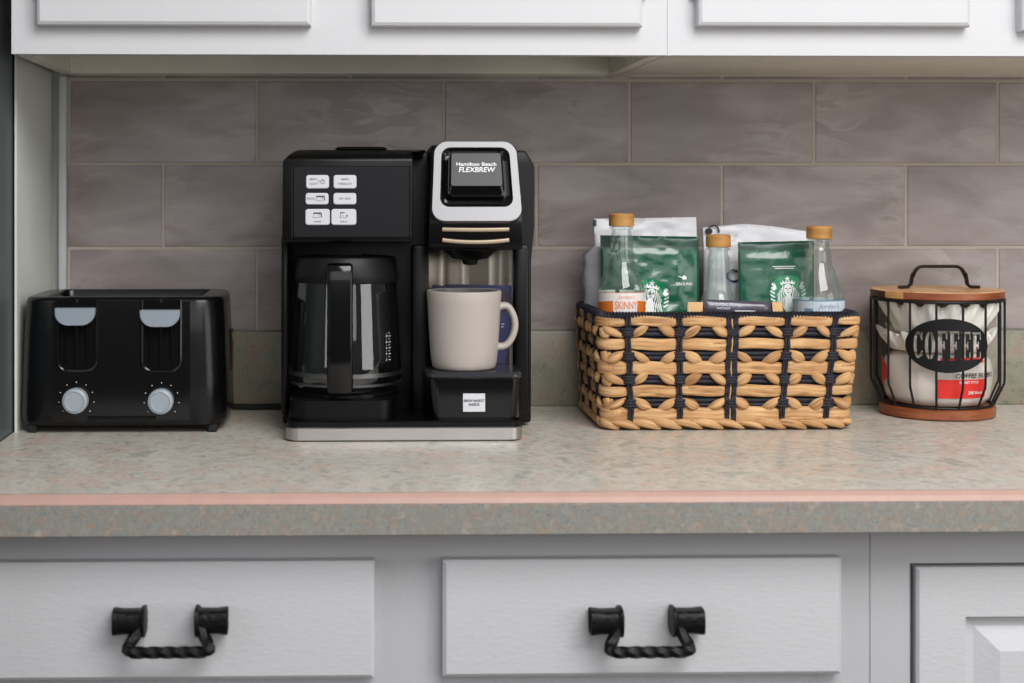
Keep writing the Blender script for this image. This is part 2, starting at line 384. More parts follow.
# ------------------------------------------------------------------ upper cabinets
YU = -.335; ZU = P(342, 54.6, YU).z-ZC; HU = .74
def rect_loft(mb, x0, x1, z0, z1, steps):                            # steps: (inset, y)
    mb.loft([[(x0+i, y, z0+i), (x1-i, y, z0+i), (x1-i, y, z1-i), (x0+i, y, z1-i)] for i, y in steps])
def upper(name, label, xa, xb, doors, recess):
    t = thing(name, label, 'cabinet', ((xa+xb)/2, 0, ZC+ZU)); o = (xa+xb)/2
    a, b = xa-o, xb-o
    mb = MB()
    mb.box(a+.001, a+.016, YU+.02, 0, 0.0005, HU); mb.box(b-.016, b-.001, YU+.02, 0, 0.0005, HU)
    mb.box(a+.016, b-.016, YU+.02, 0, HU-.016, HU); mb.box(a+.016, b-.016, -.006, 0, .0, HU-.016)
    rz = .03 if recess else .0006
    mb.box(a+.016, b-.016, YU+.02, -.006, rz, rz+.014)
    if recess: mb.box(a+.016, b-.016, -.03, -.006, .0006, rz)
    mb.build('carcass', 'paint_in', t, smooth=False)
    mb = MB(); mb.box(a, b, YU, YU+.02, 0, .06); mb.box(a, b, YU, YU+.02, HU-.06, HU)
    ed = [a] + [ (doors[i][1]+doors[i+1][0])/2-o for i in range(len(doors)-1)] + [b]
    for i, e in enumerate(ed):
        w = .05; l, r = (e, e+w) if i == 0 else (e-w, e) if i == len(ed)-1 else (e-w, e+w)
        mb.box(l, r, YU, YU+.02, .06, HU-.06)
    mb.build('face_frame', 'paint_up', t, smooth=False)
    for d0, d1, zb, hinge in doors:
        mb = MB(); z0 = zb-ZU-ZC
        rect_loft(mb, d0-o, d1-o, z0, HU-.02, [(0, YU-.0005), (0, YU-.0145), (.0012, YU-.017), (.0045, YU-.019), (.05, YU-.019), (.056, YU-.014), (.066, YU-.014), (.085, YU-.019)])
        d = mb.build('door', 'paint_up', t, smooth=False)
        mb = MB(); mb.lathe([(.004,0),(.004,.012),(.011,.016),(.012,.024),(.004,.028)], 20)
        k = mb.build('knob', 'iron', d); k.location = (d1-o-.04 if hinge < 0 else d0-o+.04, YU-.019, z0+.22); k.rotation_euler = (PI/2, 0, 0)
        for hz in (z0+.058, HU-.1):
            mb = MB(); hx = d0-o if hinge < 0 else d1-o; q = hinge
            mb.box(min(hx, hx+q*.016), max(hx, hx+q*.016), YU-.0035, YU-.0003, hz-.02, hz+.02, .001, 1)
            mb.tube([(hx+q*.002, YU-.005, hz-.024), (hx+q*.002, YU-.005, hz+.024)], .004); mb.build('hinge', 'iron', d)
    return t
YD = YU-.019
xd = P(667.3, 40, YU).x
def DX(u): return P(u, 25, YU-.012).x
upper('upper_cabinet', 'white wall cabinet with two overlay doors above the toaster and coffee maker', P(11.5, 40, YU).x, xd-.0002,
      [(DX(37), DX(311), P(342, 25.5, YD).z, -1), (DX(371), DX(642), P(342, 26, YD).z, 1)], True)
upper('upper_cabinet', 'white wall cabinet with overlay doors above the basket and coffee canister', xd+.0002, P(1335, 40, YU).x,
      [(DX(697), DX(969), P(830, 26, YD).z, -1), (DX(1020), DX(1292), P(1150, 31, YD).z, 1)], False)

# ------------------------------------------------------------------ base cabinets
YB = -.576; YDR = -.594
def pull(mb_parent, x, z, y):                                         # twisted bail handle, parts under one handle
    h = bpy.data.objects.new('drawer_handle', None); C.objects.link(h); h.parent = mb_parent; h.location = (x, y, z)
    h.empty_display_size = .02
    for s in (-1, 1):
        mb = MB()
        rings = []
        for k, (xx, w, hh) in enumerate([(.0240, .0125, .0120), (.0250, .0160, .0150), (.028, .0155, .0145), (.030, .0135, .0120), (.046, .0130, .0118), (.0535, .0135, .0128), (.0565, .0135, .0130), (.0540, .009, .0105)]):
            ring = []
            for j in range(20):
                a = 2*PI*j/20; ca_, sa_ = math.cos(a), math.sin(a)
                ring.append((s*xx, -.0125-w*abs(ca_)**.6*(1 if ca_ > 0 else -1)*.95, hh*abs(sa_)**.6*(1 if sa_ > 0 else -1)))
            rings.append(ring)
        mb.loft(rings); mb.build('mount', 'iron', h)
    mb = MB(); pts = []
    hp_ = [(.029, -.020, -.004), (.0385, -.028, -.0185), (.0405, -.031, -.0225), (.0345, -.033, -.0252)]
    base = [Vector((-x, y, z)) for x, y, z in hp_]+[Vector(p) for p in hp_[::-1]]
    for a, b in zip(base, base[1:]):
        nseg = 40 if (b-a).length > .04 else 6
        for k in range(nseg): pts.append(a.lerp(b, k/nseg))
    pts.append(base[-1])
    ns = []
    mb.tube(pts, .0060, .0060, 6, twist=PI*3, nrm=[Vector((.05, -1, .3)) for _ in pts]); mb.build('bail', 'iron', h)
    return h
def drawer(parent, ox, u0, u1, v0, v1, hx=None):
    a, b = P(u0, 600, YDR), P(u1, 600, YDR); z1, z0 = P((u0+u1)/2, v0, YDR).z, P((u0+u1)/2, v1, YDR).z
    mb = MB(); rect_loft(mb, a.x-ox, b.x-ox, z0, z1, [(0, YB-.0005), (0, YDR+.003), (.0035, YDR)])
    d = mb.build('drawer', 'paint_low', parent, smooth=False)
    if hx: pull(d, P(hx, 600, YDR).x-ox, P(hx-1.5, 617.5, YDR).z, YDR)
    return d, z0, a.x-ox, b.x-ox
def low_door(parent, x0, x1, z0, z1, gap=True):
    mb = MB()
    rect_loft(mb, x0, x1, z0, z1, [(0, YB-.0005), (0, YDR+.004), (.004, YDR), (.052, YDR), (.056, YDR+.008), (.062, YDR+.009), (.088, YDR+.0015), (.12, YDR+.0015)])
    return mb.build('door', 'paint_low', parent, smooth=False)
xs0, xs1, xs2 = XL+.0, P(869.5, 600, YB).x, XR
def base(name, label, xa, xb):
    t = thing(name, label, 'cabinet', ((xa+xb)/2, -.3, 0)); ox = (xa+xb)/2
    mb = MB(); w = (xb-xa)/2
    for x in (-w+.001, w-.017): mb.box(x, x+.016, -.256, .29, .10, ZC-TH-.001)
    mb.box(-w+.017, w-.017, -.256, .29, .10, .116); mb.box(-w+.017, w-.017, .28, .29, .116, ZC-TH-.001)
    mb.box(-w+.001, w-.001, -.24, .29, .0, .10)
    mb.build('carcass', 'paint_low', t, smooth=False)
    return t, ox, w
t, ox, w = base('base_cabinet', 'light grey base cabinet with two handled drawers below the worktop', xs0, xs1)
off = bpy.data.objects.new('face', None); bpy.data.objects.remove(off)
def shifted(mbx, dy):                                                 # base parts are authored around y of the wall
    mbx.v = [(x, y+dy, z) for x, y, z in mbx.v]; return mbx
def frame(t, w, cuts, zs):
    mb = MB(); mb.box(-w, w, YB, YB+.02, ZC-TH-.055, ZC-TH-.001); mb.box(-w, w, YB, YB+.02, .10, .14)
    for a, b in cuts: mb.box(a, b, YB, YB+.02, .14, ZC-TH-.055)
    for z in zs: mb.box(-w, w, YB+.0005, YB+.02, z-.02, z+.02)
    return shifted(mb, .3).build('face_frame', 'paint_frame_shaded', t, smooth=False)
dl = P(374, 600, YDR).x-ox; ml, mr = P(443, 600, YDR).x-ox, P(842, 600, YDR).x-ox
frame(t, w, [(-w, -w+.04), (dl-.02, ml+.02), (mr-.02, w)], [ZC-.20])
front = t
def dr(u0, u1, v0, v1, hx):
    r = drawer(t, ox, u0, u1, v0, v1, hx); r[0].location = (0, .3, 0); 
    return r
_z = []
for (u0, u1, v0, v1, hx) in ((-28, 374.5, 562.5, 680, 172), (443, 842, 559.5, 676, 644)):
    a, b = P(u0, 600, YDR).x-ox, P(u1, 600, YDR).x-ox; z1, z0 = P((u0+u1)/2, v0, YDR).z, P((u0+u1)/2, v1, YDR).z
    mb = MB(); rect_loft(mb, a, b, z0, z1, [(0, YB-.0005), (0, YDR+.003), (.0035, YDR)])
    d = shifted(mb, .3).build('drawer', 'paint_low', t, smooth=False)
    pull(d, P(hx, 600, YDR).x-ox, P(hx-1.5, 617.5, YDR).z, YDR+.3)
    mb = MB(); rect_loft(mb, a, b, .13, z0-.03, [(0, YB-.0005), (0, YDR+.004), (.004, YDR), (.052, YDR), (.056, YDR+.008), (.062, YDR+.009), (.088, YDR+.0015)])
    shifted(mb, .3).build('door', 'paint_low', t, smooth=False)
t, ox, w = base('base_cabinet', 'light grey base cabinet with a raised panel door below the coffee canister', xs1+.0008, xs2)
g0 = P(910, 600, YB).x-ox; zg = P(960, 563, YB).z
mb = MB(); mb.box(-w, g0, YB, YB+.02, .10, ZC-TH-.001); mb.box(w-.04, w, YB, YB+.02, .10, ZC-TH-.001); mb.box(g0, w-.04, YB, YB+.02, .10, .14); shifted(mb, .3).build('face_frame', 'paint_frame_shaded', t, smooth=False)
mb2 = MB(); mb2.box(g0, w-.04, YB, YB+.02, zg, ZC-TH-.001); shifted(mb2, .3).build('top_rail', 'paint_frame_shaded', t, smooth=False)
mb3 = MB(); mb3.box(g0+.0005, w-.0405, YB+.014, YB+.019, .141, zg-.0005); shifted(mb3, .3).build('gap_shade_sheet', 'gap', t, smooth=False)  # dark sheet behind the door, standing in for shade in the gap
YDL = YB-.008; dx0 = P(914.2, 600, YB).x-ox; zd = P(960, 567.8, YDL).z
mb = MB()
rect_loft(mb, dx0, dx0+.36, .145, zd, [(0, YB+.013), (0, YDL+.003), (.0025, YDL), (.050, YDL), (.054, YDL+.010), (.062, YDL+.0105), (.086, YDL+.0015), (.12, YDL+.0015)])
d = shifted(mb, .3).build('door', 'paint_low', t, smooth=False)

# ================================================================== TOASTER
YT0, YT1 = -.245, -.07
xl, xr = P(16.8, 420, YT0).x, P(234, 380, YT1-.03).x
R0 = Vector(((xl+xr)/2, (YT0+YT1)/2, ZC))
def TL(u, v, Y): return P(u, v, Y)-R0
t = thing('toaster', 'black four slice toaster with two blue grey levers and dials', 'toaster', R0)
W, Dp = xr-xl, YT1-YT0
zt = .1665
mb = MB()
def ring(w, d, r, z): return [(x, y, z) for x, y in rrect(w, d, r, 8)]
mb.loft([ring(W-.02, Dp-.02, .03, .0085), ring(W-.004, Dp-.004, .032, .0105), ring(W, Dp, .034, .017), ring(W-.002, Dp-.001, .034, .06), ring(W-.006, Dp-.003, .034, .12), ring(W-.010, Dp-.006, .034, zt-.006), ring(W-.014, Dp-.010, .032, zt-.0015), ring(W-.022, Dp-.018, .028, zt), ring(W-.062, Dp-.040, .012, zt), ring(W-.064, Dp-.042, .012, zt-.002), ring(W-.066, Dp-.044, .012, zt-.012)])
body = mb.build('housing', 'toaster_black', t, angle=50)
mb = MB()
fz0, fz1 = .011, .160
fx0, fx1 = TL(52, 300, YT0).x, TL(190, 300, YT0).x
fw = fx1-fx0; fc = (fx0+fx1)/2
prof = []
mb.loft([[( fc+sx*fw/2, -Dp/2-.0015+y, z) for sx, y, z in ((-1,.006,fz0),(-1,0,fz0+.006),(-1,0.0022,fz1),(-1,.008,fz1+.003))]+[], [(fc+sx*fw/2, -Dp/2-.0015+y, z) for sx, y, z in ((1,.006,fz0),(1,0,fz0+.006),(1,0.0022,fz1),(1,.008,fz1+.003))]], True, True)
fp = mb.build('front_panel', 'black_gloss', t, smooth=False)
yf = -Dp/2-.0015
def yface(z): return yf+.0022*max(0, (z-fz0-.006)/(fz1-fz0))
for k, (u, v0, vl0, vl1) in enumerate(((77, 301, 308, 325.5), (161.3, 302, 310, 327))):
    cx = TL(u, 330, YT0).x; ztop, zbot = TL(u, 300, YT0).z, TL(u, 371, YT0).z
    hw = .0235
    mb = MB()
    path = [(cx-hw, ztop)]+[(cx-hw, ztop+(zbot+.013-ztop)*j/4) for j in range(1, 5)]+[(x, z) for x, z in arc(cx-hw+.013, zbot+.013, .013, .013, 180, 270, 6)][1:]+[(x, z) for x, z in arc(cx+hw-.013, zbot+.013, .013, .013, 270, 360, 6)]+[(cx+hw, zbot+.013+(ztop-zbot-.013)*j/4) for j in range(1, 5)]
    mb.tube([(x, yface(z)-.0003, z) for x, z in path], .0024, .0024, 8); mb.build('slot_trim', 'black_gloss', t)
    mb = MB()
    poly(mb, [(x*1+(0), z) for x, z in path], lambda x, z: (x, yface(z)-.0004, z)); mb.build('lever_recess', 'black_deep', t, smooth=False)
    mb = MB(); mb.box(cx-.0016, cx+.0016, yf-.0015, yf+.002, zbot+.004, ztop-.012); mb.box(cx-.0135, cx-.0125, yf-.0018, yf+.002, zbot+.01, ztop-.012); mb.box(cx+.012, cx+.0135, yf-.0018, yf+.002, zbot+.01, ztop-.012)
    mb.build('lever_slot', 'black_gloss', t, smooth=False)
    a0, a1 = TL(u, vl0, YT0-.015).z, TL(u, vl1, YT0-.015).z
    lw = .0485/2
    sh = [(cx-lw, a0), (cx-lw, a0-.005)]+[p for p in arc(cx-lw+.016, a1+.0155, .016, .0155, 180, 270, 8)][0:]+[p for p in arc(cx+lw-.016, a1+.0155, .016, .0155, 270, 360, 8)]+[(cx+lw, a0-.005), (cx+lw, a0)]
    mb = MB(); n = len(sh)
    def rg(y, s): 
        mx, mz = cx, (a0+a1)/2
        return [(mx+(x-mx)*s, y, mz+(z-mz)*s) for x, z in sh]
    mb.loft([rg(yf+.002, .96), rg(yf-.011, .98), rg(yf-.0135, 1), rg(yf-.016, 1), rg(yf-.0172, .95)]); mb.build('lever', 'lever', t)
    mb = MB(); mb.cur = 0
    put_text(mb, '2' if k == 0 else 'C', .0055, lambda x, y: (cx+x, yf-.0006+.002, ztop-.001+y), 0, 0)
    mb.v = [(x, yf-.0007+.0021, z) for x, y, z in mb.v]; mb.build('marking', 'ink', t, smooth=False)
for u, v in ((75, 401), (160.5, 401.5)):
    c = TL(u, v, YT0-.012)
    mb = MB(); prof = [(.0135, 0), (.0155, -.002), (.0158, -.010), (.0150, -.0135), (.0118, -.0150), (.0108, -.0142), (0.002, -.0140)]
    mb.lathe(prof, 32); mb.v = [(x+c.x, yf-.0005+z, y+c.z) for x, y, z in mb.v]
    kn = mb.build('dial', 'knob', t)
    mb = MB()
    for j in range(9):
        a = math.radians(-40+j*32.5); mb.box(c.x+.0215*math.cos(a)-.0005, c.x+.0215*math.cos(a)+.0005, yf-.0004, yf+.001, c.z+.0215*math.sin(a)-.0005, c.z+.0215*math.sin(a)+.0005)
    mb.build('dial_mark', 'white_print', t, smooth=False)
mb = MB(); mb.box(TL(88,418,YT0).x, TL(156,418,YT0).x, yf-.0035, yf+.003, TL(90,419.5,YT0).z, TL(90,416,YT0).z, .001, 1); mb.build('crumb_tray_lip', 'black_satin', t)
for sx in (-1, 1):
    for sy in (-1, 1):
        mb = MB(); mb.box(sx*(W/2-.017)-.0055, sx*(W/2-.017)+.0055, sy*(Dp/2-.014)-.006, sy*(Dp/2-.014)+.006, 0, .0105, .0015, 1); mb.build('foot', 'rubber', t)
mb = MB(); mb.box(-(W-.066)/2, (W-.066)/2, -(Dp-.044)/2, (Dp-.044)/2, zt-.018, zt-.011); mb.build('top_deck', 'black_deep', t, smooth=False)
for k in range(4):
    cx = -.0625+k*.0365+(.012 if k > 1 else 0); ww, ll = .012, .052
    mb = MB(); mb.tube([(cx+x, y, zt-.0098) for x, y in rrect(ww*2, ll*2, .004, 3)], .0011, n=6, closed=True, nrm=[(0,0,1)]*16); mb.cur = 1
    poly(mb, rrect(ww*2, ll*2, .004, 3), lambda x, y: (cx+x, y, zt-.0105)); mb.build('bread_slot', ['steel', 'black_deep'], t)
mb = MB(); xx = W/2-.0007
mb.box(xx-.004, xx+.0006, .022, .045, .065, .117); mb.cur = 1
for j, (z0, z1, m_) in enumerate(((.105, .112, 1), (.088, .1, 2), (.07, .082, 2))):
    mb.cur = m_; mb.box(xx+.0003, xx+.0009, .024, .043, z0, z1)
mb.build('sticker', ['black_satin', 'sticker_y', 'sticker_r'], t, smooth=False)
mb = MB(); y0 = Dp/2-.01
mb.tube([(W/2-.03, y0-.002, .03), (W/2-.02, y0+.012, .018), (W/2-.005, y0+.028, .006), (W/2+.02, y0+.034, .0045), (W/2+.05, y0+.036, .0045), (W/2+.072, y0+.032, .0045), (W/2+.088, y0+.026, .0045)], .0042); mb.build('power_cord', 'rubber', t)

# ================================================================== COFFEE MAKER
YM = -.314
bx0, bx1 = P(285.3, 435, YM).x, P(523.6, 435, YM).x
RM = Vector(((bx0+bx1)/2, -.19, ZC))
def ML(u, v, Y): return P(u, v, Y)-RM
def yl(Y): return Y-RM.y
t = thing('coffee_maker', 'black two way coffee maker with silver framed single serve side', 'coffee maker', RM)
hb = (bx1-bx0)/2
def slab(mb, x0, x1, y0, y1, z0, z1, r, e=.0012, n=6):               # rounded in plan
    w, d, cx, cy = x1-x0, y1-y0, (x0+x1)/2, (y0+y1)/2
    mb.loft([[(x, y, z) for x, y in rrect(w-2*i, d-2*i, r, n, cx, cy)] for i, z in ((e, z0), (0, z0+e), (0, z1-e), (e, z1))])
mb = MB(); slab(mb, -hb+.002, hb-.002, yl(YM)+.002, yl(-.06), 0, .024, .014); mb.build('base', 'black_satin', t)
mb = MB(); slab(mb, -hb, hb, yl(YM), yl(-.17), .0012, .0168, .016); mb.build('base_trim', 'steel', t)
# tall body with recess: outline extruded
bl, br = ML(282.5, 300, -.195).x, ML(531.5, 400, -.20).x
br2 = ML(535, 200, -.20).x
ztp = .3465
mb = MB()
zz = lambda v, Y=-.2: ML(400, v, Y).z
outline(mb, [(bl, .004), (br, .004), (br, zz(262)), (br2, zz(226)), (br2, zz(166)), (ML(526, 160, -.2).x, zz(150)), (ML(500, 160, -.2).x, ztp), (ML(302, 160, -.2).x, ztp), (bl+.0005, zz(160))], yl(-.198), yl(-.06), .004)
mb.build('body', 'black_satin', t, angle=30)
# brew head above the carafe
hx0, hx1 = ML(282, 200, -.285).x, ML(413, 200, -.285).x
hz0, hz1 = ML(340, 243, -.285).z, ML(340, 160, -.285).z
mb = MB()
def hring(i, y, zt_): return [(hx0+i, y, hz0+i), (hx1-i, y, hz0+i), (hx1-i, y, zt_-i), (hx0+i+.0, y, zt_-i)]
pf = [(-.285+.003, hz0), (-.285, hz0+.003), (-.285, hz1+.001), (-.280, hz1+.006), (-.262, ztp-.001), (-.25, ztp), (-.19, ztp), (-.19, hz0)]
xsn = [(hx0, .003), (hx0+.003, 0), (hx1-.002, 0), (hx1, .002)]
bm = bmesh.new(); vs = [bm.verts.new((hx0, yl(y), z)) for y, z in pf]; f = bm.faces.new(vs)
r = bmesh.ops.extrude_face_region(bm, geom=[f])
for g in r['geom']:
    if isinstance(g, bmesh.types.BMVert): g.co.x = hx1
bm.normal_update()
for v in bm.verts:                                                    # sloping shoulder at the outer top corner
    if v.co.z > hz1+.004 and v.co.x < hx0+.001: v.co.x += .009 if v.co.z < hz1+.007 else .015
bmesh.ops.bevel(bm, geom=[e for e in bm.edges], offset=.0025, segments=2, profile=.5, affect='EDGES'); mb.bm(bm)
mb.build('brew_head', 'black_satin', t, angle=30)
# left wall beside the carafe
mb = MB(); mb.box(bl, ML(288, 300, -.23).x, yl(-.235), yl(-.19), .02, hz0+.01, .003); mb.build('side_wall', 'black_satin', t)
# control panel
cx0, cx1 = ML(293, 200, -.287).x, ML(410, 200, -.287).x; cz0, cz1 = ML(350, 237.5, -.287).z, ML(350, 166, -.287).z
mb = MB(); plate(mb, (cx0+cx1)/2, (cz0+cz1)/2, cx1-cx0, cz1-cz0, .003, yl(-.284), yl(-.2868)); cp = mb.build('control_panel', 'panel_grey', t)
mb = MB(); mb.box(cx0-.0018, cx0-.0006, yl(-.2875), yl(-.284), cz0, cz1); mb.build('panel_edge', 'black_matte', t, smooth=False); mb = MB(); mb.box(cx1+.0003, cx1+.0015, yl(-.2875), yl(-.284), cz0, cz1); mb.build('panel_edge', 'black_matte', t, smooth=False)
YBt = -.2885
def button(u0, u1, v0, v1, lines, icon=None):
    a, b = ML(u0, v0, YBt), ML(u1, v1, YBt)
    mb = MB(); plate(mb, (a.x+b.x)/2, (a.z+b.z)/2, b.x-a.x, a.z-b.z, .0032, yl(-.2865), yl(YBt)); mb.cur = 1
    fn = lambda x, z: (x, yl(YBt)-.0003, z)
    for s, sz_, du, dv in lines:
        c = ML((u0+u1)/2+du, (v0+v1)/2+dv, YBt); put_text(mb, s, sz_, fn, c.x, c.z)
    if icon:
        kind, du, dv = icon; c = ML((u0+u1)/2+du, (v0+v1)/2+dv, YBt); x, z = c.x, c.z
        if kind == 'pot':
            ribbon(mb, [(x-.005, z+.0028), (x+.0042, z+.0028)], .0018, fn); ribbon(mb, [(x+.0042, z+.0035), (x+.0048, z-.0015), (x+.0038, z-.002)], .0012, fn)
            ribbon(mb, [(x-.0045, z+.002), (x-.0055, z-.0024), (x+.002, z-.0024), (x+.0022, z+.002)], .0005, fn)
        elif kind == 'cup':
            ribbon(mb, [(x-.004, z+.0034), (x+.001, z+.0034)], .0012, fn); ribbon(mb, [(x-.004, z+.003), (x-.004, z-.0028), (x-.002, z-.003)], .0006, fn)
            ribbon(mb, [(x-.001, z+.0008), (x-.001, z-.0022), (x+.0032, z-.0022), (x+.0032, z+.0008)], .0005, fn); ribbon(mb, [(x+.0032, z+.0006), (x+.0052, z), (x+.0034, z-.0018)], .0008, fn)
        elif kind == 'power':
            ribbon(mb, arc(x, z, .0024, .0024, 110, 430, 16), .0006, fn); ribbon(mb, [(x, z+.0034), (x, z)], .0006, fn)
            ribbon(mb, [(x-.0052, z-.002), (x-.0036, z+.0024)], .0005, fn)
    mb.build('button', ['button_white', 'ink'], cp, smooth=False)
button(306, 329, 175, 188.5, [('BREW', .0034, -4, -2.4), ('NOW', .0034, -4, 2.2)], ('power', 5, 0))
button(333.5, 356.5, 175, 188.5, [('BREW', .0034, 0, -2.4), ('STRENGTH', .0033, 0, 2.2)])
button(305.5, 328.5, 193, 204.5, [('PROG', .0034, -6, 0)], ('pot', 3.5, 0))
button(333.3, 356.3, 193, 204.5, [('SET TIME', .0034, 0, 0)])
button(305.3, 329.8, 209, 225, [('CARAFE', .0026, 0, 4.6)], ('pot', 0, -1.5))
button(331.2, 356.3, 209, 225, [('SINGLE', .0026, 0, 4.6)], ('cup', 0, -1.5))
# reservoir lid and handle on top
mb = MB(); slab(mb, ML(298,150,-.22).x, ML(425,150,-.22).x, yl(-.245), yl(-.08), ztp-.002, ztp+.0006, .012, .0005); lid = mb.build('reservoir_lid', 'black_satin', t)
mb = MB(); slab(mb, ML(335,150,-.235).x, ML(387,150,-.235).x, yl(-.25), yl(-.225), ztp, ztp+.0045, .010, .003); mb.build('lid_handle', 'black_deep', lid)
# single serve head
sx0, sx1 = ML(428, 250, -.30).x, ML(523, 250, -.30).x
mb = MB()
pf = [(-.297, ML(470, 250, -.297).z), (-.303, ML(470, 246, -.303).z), (-.306, ML(470, 222, -.306).z), (-.276, ML(470, 147, -.276).z), (-.262, ML(470, 145, -.262).z), (-.19, ztp+.004), (-.19, ML(470, 250, -.297).z)]
bm = bmesh.new(); vs = [bm.verts.new((sx0, yl(y), z)) for y, z in pf]; f = bm.faces.new(vs)
r = bmesh.ops.extrude_face_region(bm, geom=[f])
for g in r['geom']:
    if isinstance(g, bmesh.types.BMVert): g.co.x = sx1
for v in bm.verts:
    if v.co.z > .33: v.co.x += .005 if v.co.x < (sx0+sx1)/2 else -.005
bmesh.ops.bevel(bm, geom=list(bm.edges), offset=.003, segments=2, profile=.5, affect='EDGES'); mb.bm(bm); mb.build('single_serve_head', 'black_satin', t, angle=30)
# tilted silver frame: local coordinates a (across), b (up the slope)
pb, pt = ML(477, 222.5, -.312), ML(475, 141.5, -.280)
up = (pt-pb); Hs = up.length; up.normalize(); nrmF = up.cross(Vector((1,0,0))).normalized()
if nrmF.y > 0: nrmF = -nrmF
cF = (pb+pt)/2
wb, wt = (ML(523.5,222,-.312).x-ML(430.5,222,-.312).x), (ML(515.5,142,-.28).x-ML(433,142,-.28).x)
def FR(a, b, h):                                                      # a in -.5..+.5 of width at that height
    k = b/Hs+.5; return cF+Vector((a, 0, 0))+up*b+nrmF*h
def fring(inx, inzt, inzb, r, h):
    pts = []
    for x, z in rrect(1, 1, .001, 1): pass
    w2 = (wb+wt)/2-2*inx; hh = Hs-inzt-inzb
    for x, z in rrect(w2, hh, r, 8):
        b = z+(inzb-inzt)/2; k = b/Hs+.5; wk = (wb+(wt-wb)*k)/((wb+wt)/2)
        pts.append(FR(x*wk, b, h))
    return pts
mb = MB()
mb.loft([fring(0, 0, 0, .017, -.008), fring(0, 0, 0, .017, .0015), fring(.0012, .0012, .0012, .016, .003), fring(.010, .0085, .0185, .011, .003), fring(.0115, .010, .020, .010, .0012), fring(.0115, .010, .020, .010, -.008)], False, False)
mb.build('silver_frame', 'steel_frame', t, angle=40)
mb = MB()
mb.loft([fring(.0105, .0085, .019, .010, -.0075), fring(.0105, .0085, .019, .010, -.003), fring(.0145, .012, .022, .008, -.0045), fring(.0165, .014, .024, .007, -.0055)]); mb.build('frame_well', 'black_gloss', t)
mb = MB()
bz = .006
def pad(inx, zt_, zb_, h, r=.006): return fring(inx, zt_, zb_, r, h)
mb.loft([pad(.0195, .0165, .0335, -.006), pad(.0195, .0165, .0335, .004), pad(.0215, .018, .042, .0085), pad(.0225, .019, .043, .0092)]); lb = mb.build('latch_pad', 'black_gloss', t)
mb = MB(); mb.loft([fring(.0222, .0187, .0427, .003, .0088), fring(.0222, .0187, .0427, .003, .0098)]); mb.cur = 1
fn = lambda x, y: tuple(FR(x, y, .0101))
put_text(mb, 'Hamilton Beach', .0062, fn, .0, .0185, bold=True, sx=1.22); put_text(mb, 'FLEXBREW', .0088, fn, 0, .0115, bold=True, sx=1.0, shear=.15)
mb.build('badge_plate', ['badge_grey', 'white_print'], lb, smooth=False)
# two pale arcs
for v, sag in ((229.3, .6), (240, 2.2)):
    pts = []
    for k in range(17):
        a = k/16; u = 442.5+66.5*a; pts.append(ML(u, v+sag*4*a*(1-a), -.306-.002*4*a*(1-a)))
    mb = MB(); mb.tube(pts, .0025, .0016, 8, nrm=[(0,-1,0)]*17); mb.build('trim_arc', 'gold', t)
c = ML(470, 255, -.262)
mb = MB(); mb.lathe([(.034, ML(470,249,-.29).z+.002), (.034, ML(470,249,-.29).z-.001), (.022, c.z-.004), (.010, c.z-.006), (.0085, c.z-.011), (.006, c.z-.012)], 32, (c.x, c.y)); mb.build('spout', 'black_satin', t)
# steel back plate, gently concave
mb = MB(); x0, x1 = ML(428, 300, -.2).x, ML(512, 300, -.2).x; n = 20; V = []
for k in range(n+1):
    a = k/n*2-1; V.append([(x0+(x1-x0)*k/n, yl(-.2015)-.008*a*a, z) for z in (.078, ML(470, 248, -.2).z)])
mb.add([p for q in V for p in q], [[2*k, 2*k+2, 2*k+3, 2*k+1] for k in range(n)]); sp = mb.build('steel_back_plate', 'steel_reflections', t)
mb = MB(); mb.box(ML(412, 300, -.235).x, x0-.0005, yl(-.24), yl(-.195), .02, ML(470,247,-.3).z, .004); mb.build('centre_pillar', 'black_satin', t)
mb = MB(); mb.box(x1+.0005, br-.006, yl(-.225), yl(-.195), .02, ML(470,247,-.3).z, .004); mb.build('right_pillar', 'black_satin', t)
# drip stand
dx0_, dx1_ = ML(429.5, 424, -.298).x, ML(519.5, 424, -.298).x; zt_ = .0805
mb = MB(); mb.loft([[(x, y, z) for x, y in rrect(dx1_-dx0_+2*i, .097, .012, 6, (dx0_+dx1_)/2, yl(-.2515))] for i, z in ((-.002, .0235), (0, .026), (  .0022, .072), (.0022, .0735))]); st = mb.build('drip_stand', 'black_gloss', t)
mb = MB(); slab(mb, dx0_-.004, dx1_+.004, yl(-.304), yl(-.2035), .0725, zt_, .014, .0025); mb.build('drip_plate', 'drip', st)
a, b = ML(463, 393.5, -.3005), ML(485, 411.5, -.3005)
mb = MB(); mb.box(a.x, b.x, yl(-.3020), yl(-.2985), b.z, a.z); mb.cur = 1; fn = lambda x, z: (x, yl(-.3023), z)
put_text(mb, 'BREW BASKET', .0043, fn, (a.x+b.x)/2, (a.z+b.z)/2+.0022, bold=True, sx=.88); put_text(mb, 'INSIDE', .0043, fn, (a.x+b.x)/2, (a.z+b.z)/2-.0024, bold=True)
mb.build('sticker', ['button_white', 'ink_dark'], st, smooth=False)
# warming plate
mb = MB(); slab(mb, ML(289, 410, -.297).x, ML(396, 410, -.297).x, yl(-.298), yl(-.20), .022, .0485, .022, .002); wp = mb.build('warming_plate', 'black_satin', t)
CC = P(345, 380, -.218); CCx, CCy = CC.x-RM.x, yl(-.218)
mb = MB(); mb.lathe([(.068, .0475), (.068, .0505), (.066, .0515)], 40, (CCx, CCy)); mb.build('hot_disc', 'black_gloss', wp)
